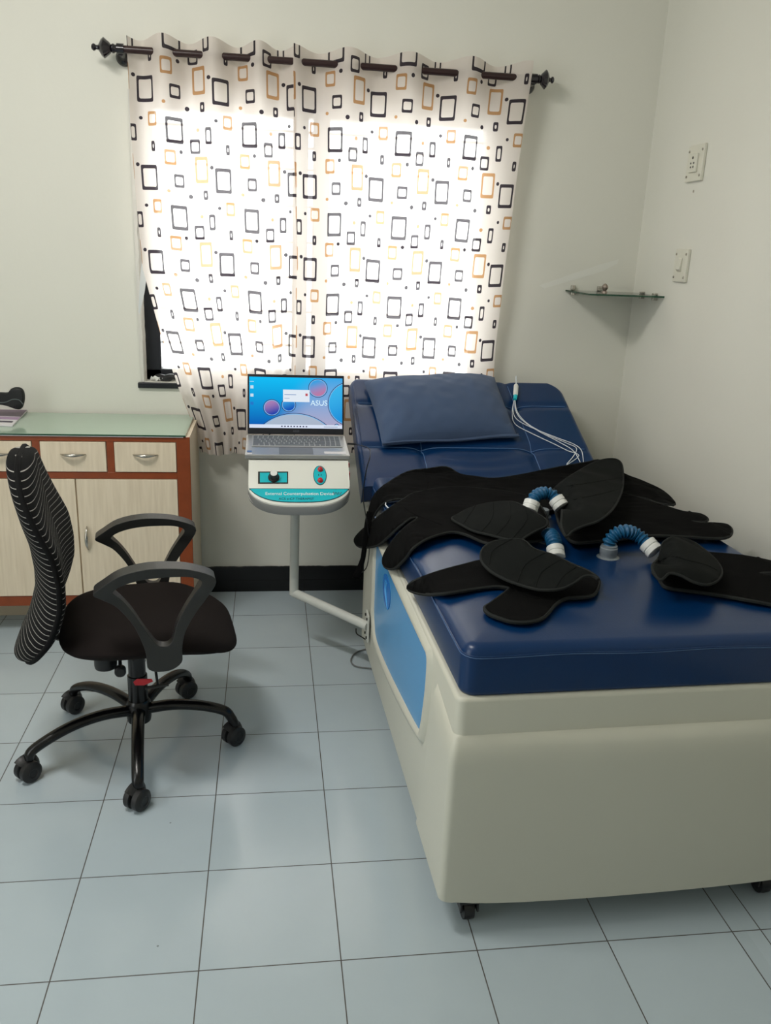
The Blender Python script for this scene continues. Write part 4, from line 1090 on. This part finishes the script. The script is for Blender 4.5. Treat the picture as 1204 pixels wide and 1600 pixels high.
# ------------------------------------------------------------------ socket and switch on the right wall
def wallplate(name, label, cat_, ya, yb, za, zb):
    return thing(name, label, cat_, (XR, (ya+yb)/2, (za+zb)/2))
def plate(root, y0, y1, z0, z1): obj('plate', B(box(XR-.012, y0, z0, XR, y1, z1)), m_sock, root, bevel=.003)
so = wallplate('wall_socket', 'white five-pin wall socket, upper plate on the right wall', 'socket', -.215, -.095, 1.745, 1.868)
plate(so, -.215, -.095, 1.745, 1.868)
obj('socket_face', B(box(XR-.020, -.183, 1.775, XR-.011, -.128, 1.838)), m_sock, so, bevel=.003)
obj('pin_hole', B(*[lathe([(r, 0), (r, .0012)], (XR-.0197, -.155+dy, 1.806+dz), (-1, 0, 0), 10) for dy, dz, r in ((0, .018, .005), (.011, 0, .0035), (-.011, 0, .0035), (.009, -.013, .0035), (-.009, -.013, .0035))]), m_dark, so)
sw2 = wallplate('light_switch', 'white rocker switch, lower plate on the right wall', 'switch', -.203, -.103, 1.395, 1.512)
plate(sw2, -.203, -.103, 1.395, 1.512)
obj('rocker', B(prism([(XR-.012, -.166, 1.43), (XR-.022, -.166, 1.44), (XR-.016, -.166, 1.478), (XR-.012, -.166, 1.482)], (0, .028, 0))), m_sock, sw2, bevel=.002)
for root, y0, y1, z0, z1 in ((so, -.204, -.107, 1.763, 1.848), (sw2, -.192, -.114, 1.412, 1.494)):
    for y in (y0, y1):
        for z in (z0, z1): obj('screw', B(lathe([(.005, 0), (.0045, .002), (.003, .0028)], (XR-.0118, y, z), (-1, 0, 0), 12)), m_chrome, root)
# rawl plug hole under the socket
rp = obj('wall_plug', B(lathe([(.005, 0), (.005, .001)], tuple(at(1083, 299, 0, XR)), (-1, 0, 0), 12)), mat('plug_grey', (160, 155, 140), .7)); tag(rp, 'small filled screw hole in the right wall under the socket', 'wall plug')

# ------------------------------------------------------------------ office chair
CA = math.radians(9)
ch = thing('office_chair', 'black office chair with pinstriped mesh back and looped armrests', 'chair', (-.54, -.93, 0), CA)
cc, cs = math.cos(CA), math.sin(CA)
def chp(u, v, yl):
    Pn = Vector((-.54, -.93, 0))+Vector((-cs*yl, cc*yl, 0)); w_ = cut(u, v, Pn, Vector((-cs, cc, 0))); d = w_-Vector((-.54, -.93, 0))
    return Vector((cc*d.x+cs*d.y, -cs*d.x+cc*d.y, w_.z))
def se(t, p): c = math.cos(t); return math.copysign(abs(c)**p, c)
def so_(t, p): c = math.sin(t); return math.copysign(abs(c)**p, c)
# seat
def seat(bm):
    NA, NR = 64, 14; rows = []
    for j in range(NR+1):
        a = -PI/2+PI*j/NR; row = []
        rad = max(.02, math.cos(a))**.45; zz_ = math.sin(a)
        for i in range(NA):
            t = 2*PI*i/NA; x = .042+.243*se(t, .62)*rad; y = .238*so_(t, .55)*rad
            wfall = -.045*smoothstep(.10, .29, x)-.0*(x < -.1)
            z = .408+.041*zz_+wfall*(.6 if zz_ < 0 else 1)+(.006*(y/.24)**2 if zz_ > 0 else .012*(y/.24)**2-.0)
            row.append(bm.verts.new((x, y, z)))
        rows.append(row)
    for a, b in zip(rows, rows[1:]):
        for k in range(NA): bm.faces.new((a[k], a[(k+1) % NA], b[(k+1) % NA], b[k]))
    bm.faces.new(rows[0][::-1]); bm.faces.new(rows[-1])
obj('seat', B(seat), m_seat, ch, True, sharp=180, label='dark cloth seat cushion')
# backrest
rimt = [(.33, -.272), (.36, -.268), (.414, -.247), (.454, -.227), (.506, -.209), (.555, -.196), (.615, -.194), (.688, -.202), (.748, -.216), (.825, -.228), (.894, -.238), (.95, -.243)]
def rimx(z): return interp(rimt, z)
ZB0, ZB1 = .352, .922
def back_w(z):
    t = (z-(ZB0+ZB1)/2)/((ZB1-ZB0)/2); return .222*(max(0, 1-abs(t)**3.4))**(1/2.6)*(1-.06*t)
def ring_pt(z, t):
    w_ = max(back_w(z), .004); th = .036*min(1, (w_/.12))**.3
    y = w_*se(t, .75); xt = th*so_(t, .75)
    return Vector((rimx(z)+.0+xt-.022+.040*(y/.222)**2*(1-.97*smoothstep(.66, .90, z)), y, z))
def backrest(bm):
    NZ, NA = 60, 56; rows = []
    for j in range(NZ+1):
        a = PI*j/NZ; z = (ZB0+ZB1)/2-(ZB1-ZB0)/2*math.cos(a)
        rows.append([bm.verts.new(ring_pt(z, 2*PI*i/NA)) for i in range(NA)])
    for a, b in zip(rows, rows[1:]):
        for k in range(NA): bm.faces.new((a[k], a[(k+1) % NA], b[(k+1) % NA], b[k]))
    bm.faces.new(rows[0][::-1]); bm.faces.new(rows[-1])
def stripe_mat():
    m = mat('pinstriped_black_mesh', (26, 26, 28), .9, spec=.2, bump=.3, bscale=900); nt = m.node_tree; b = nt.nodes['Principled BSDF']
    tc = nt.nodes.new('ShaderNodeTexCoord'); s = nt.nodes.new('ShaderNodeSeparateXYZ'); nt.links.new(tc.outputs['Object'], s.inputs[0])
    n = nt.nodes.new('ShaderNodeTexNoise'); n.inputs['Scale'].default_value = 9; nt.links.new(tc.outputs['Object'], n.inputs['Vector'])
    z = math_node(nt, 'ADD', s.outputs[2], math_node(nt, 'MULTIPLY', n.outputs['Fac'], .008))
    z = math_node(nt, 'ADD', z, math_node(nt, 'MULTIPLY', math_node(nt, 'ABSOLUTE', s.outputs[1]), .12))
    f_ = math_node(nt, 'FRACT', math_node(nt, 'DIVIDE', z, .0150)); k = math_node(nt, 'LESS_THAN', f_, .11)
    mx = nt.nodes.new('ShaderNodeMix'); mx.data_type = 'RGBA'; nt.links.new(k, mx.inputs[0]); mx.inputs[6].default_value = lin((17, 17, 18)); mx.inputs[7].default_value = lin((158, 155, 150))
    nt.links.new(mx.outputs[2], b.inputs['Base Color']); return m
bk = obj('backrest', B(backrest), stripe_mat(), ch, True, sharp=180, label='pinstriped mesh backrest')
loop = []
for sgn in (1, -1):
    zsq = [(ZB0+.004)+(ZB1-ZB0-.008)*(.5-.5*math.cos(PI*i/40)) for i in range(41)]
    if sgn < 0: zsq = zsq[::-1]
    for z in zsq: p = ring_pt(z, 0 if sgn > 0 else PI); p.y += .001*sgn; loop.append(p)
obj('edge_trim', B(tube(loop, .0075, 8, closed=True, sx=1)), mat('matt_black_trim', (8, 8, 9), .8, spec=.2), bk, True, sharp=180)
obj('back_bracket', B(tube(cat([(-.06, 0, .372), (-.16, 0, .372), (-.225, 0, .385), (-.25, 0, .41), (-.255, 0, .44)], 6), .020, 12, sx=.45)), m_blackpl, ch, True)
# armrests traced as an outer and an inner outline, given real thickness
op = [(388, 650), (430, 615), (500, 572), (600, 546), (700, 540), (800, 548), (893, 582), (870, 650), (810, 735), (770, 810), (757, 880), (755, 935), (700, 970), (620, 965), (605, 890), (560, 790), (490, 710), (430, 675)]
ip = [(470, 640), (500, 618), (560, 597), (640, 583), (740, 577), (800, 580), (838, 598), (815, 640), (770, 710), (735, 780), (718, 845), (695, 868), (660, 866), (632, 840), (595, 790), (550, 725), (510, 680), (480, 655)]
AS = .375
def zoomp(p): return (p[0]*AS, 680+p[1]*AS)
OUT = [chp(*zoomp(p), -.255) for p in op]; INN = [chp(*zoomp(p), -.255) for p in ip]
def arm(sgn, dz, dx):
    def f(bm):
        o_ = cat(OUT, 4, True); i_ = cat(INN, 4, True); n = len(o_)
        def wd(k):  # the top pad is wider than the struts
            z = o_[k].z; return .018+.010*smoothstep(.57, .62, z)
        lay = []
        for side in (-1, 1):
            lay.append(([bm.verts.new((p.x+dx, sgn*.255+side*wd(k), p.z+dz)) for k, p in enumerate(o_)], [bm.verts.new((p.x+dx, sgn*.255+side*wd(k)*.9, p.z+dz)) for k, p in enumerate(i_)]))
        (a, b), (c, d) = lay
        for k in range(n):
            j = (k+1) % n
            bm.faces.new((a[k], a[j], b[j], b[k])); bm.faces.new((c[k], d[k], d[j], c[j]))
            bm.faces.new((a[k], c[k], c[j], a[j])); bm.faces.new((b[k], b[j], d[j], d[k]))
    return f
for sgn, dz, dx in ((-1, 0, 0), (1, -.028, -.012)):
    a = obj('armrest', B(arm(sgn, dz, dx)), m_armpl, ch, True, bevel=.007, seg=4)
    obj('arm_mount', B(box(.035+dx, -.262 if sgn < 0 else .12, .388, .105+dx, -.12 if sgn < 0 else .262, .402)), m_blackpl, a, True, bevel=.004)
# mechanism, lift, base
obj('tilt_mechanism', B(box(-.10, -.09, .335, .12, .09, .382)), m_blackpl, ch, True, bevel=.008)
obj('spring_housing', B(lathe([(.030, .28), (.032, .29), (.032, .345)], (-.085, -.02, 0), 'z', 20)), m_blackpl, ch, True)
obj('tension_knob', B(lathe([(.014, 0), (.016, .004), (.016, .022), (.012, .026)], (-.045, -.05, .285), (0, -1, 0), 16), tube([(-.045, 0, .33), (-.045, -.055, .285)], .005, 8)), m_blackpl, ch, True)
obj('gas_lift', B(lathe([(.0285, .10), (.0285, .235), (.025, .237), (.025, .345)], (0, 0, 0), 'z', 24)), m_blackmet, ch, True)
obj('hub', B(lathe([(.034, .085), (.036, .095), (.036, .145), (.030, .155)], (0, 0, 0), 'z', 24)), m_blackmet, ch, True)
tp = chp(223, 1066, -.035)
obj('lever', B(tube(cat([(.04, -.06, .345), (.05, -.10, .31), (.055, -.14, .268)], 5), .004, 8), tube([(.02, -.14, .264), (.085, -.14, .268)], .005, 8)), m_blackpl, ch, True)
obj('red_tag', B(prism([chp(u, v, -.16) for u, v in ((208, 1066), (214, 1061), (237, 1061), (239, 1065), (225, 1071), (211, 1071))], (0, .002, 0))), m_red, ch, True, bevel=.0005, label='small red tag on the lever')
casters = [(-.824, -1.087), (-.501, -1.241), (-.252, -.941), (-.779, -.72), (-.422, -.642)]
for i, (wx, wy) in enumerate(casters):
    dx, dy = wx+.54, wy+.93; lx_, ly_ = cc*dx+cs*dy, -cs*dx+cc*dy
    L_ = math.hypot(lx_, ly_); ux, uy = lx_/L_, ly_/L_
    R_ = L_-.005
    pth = cat([(ux*.02, uy*.02, .122), (ux*.10, uy*.10, .134), (ux*.18, uy*.18, .130), (ux*.25, uy*.25, .112), (ux*(R_-.01), uy*(R_-.01), .085), (ux*R_, uy*R_, .062)], 6)
    leg = obj('leg', B(tube(pth, lambda t: .0195-.004*t, 14, sx=.85, sy=1)), m_blackmet, ch, True)
    ang = random.uniform(0, 2*PI) if i not in (0, 1) else (math.radians(-20) if i == 0 else math.radians(-15))
    ang = [-.9, -.75, -1.0, -.9, -1.1][i]
    ax = Vector((math.cos(ang), math.sin(ang), 0)); fwd = Vector((-ax.y, ax.x, 0)); c = Vector((ux*R_, uy*R_, .0305))-fwd*.006
    hood = [c+fwd*math.cos(a)*.0325+Vector((0, 0, math.sin(a)*.0325)) for a in [PI*k/12 for k in range(-1, 10)]]
    cs_ = obj('castor', B(tube(hood, .010, 8, sx=.35, sy=1.9), lathe([(.0075, .02), (.0075, .058)], (ux*R_, uy*R_, 0), 'z', 12)), m_blackpl, leg, True)
    for s_ in (-1, 1):
        b0 = c+ax*s_*.004
        o = obj('castor_wheel', B(lathe([(.028, 0), (.0305, .002), (.0305, .017), (.026, .022), (.014, .024), (.012, .022)], b0, ax*s_, 24)), m_blackpl, leg, True)
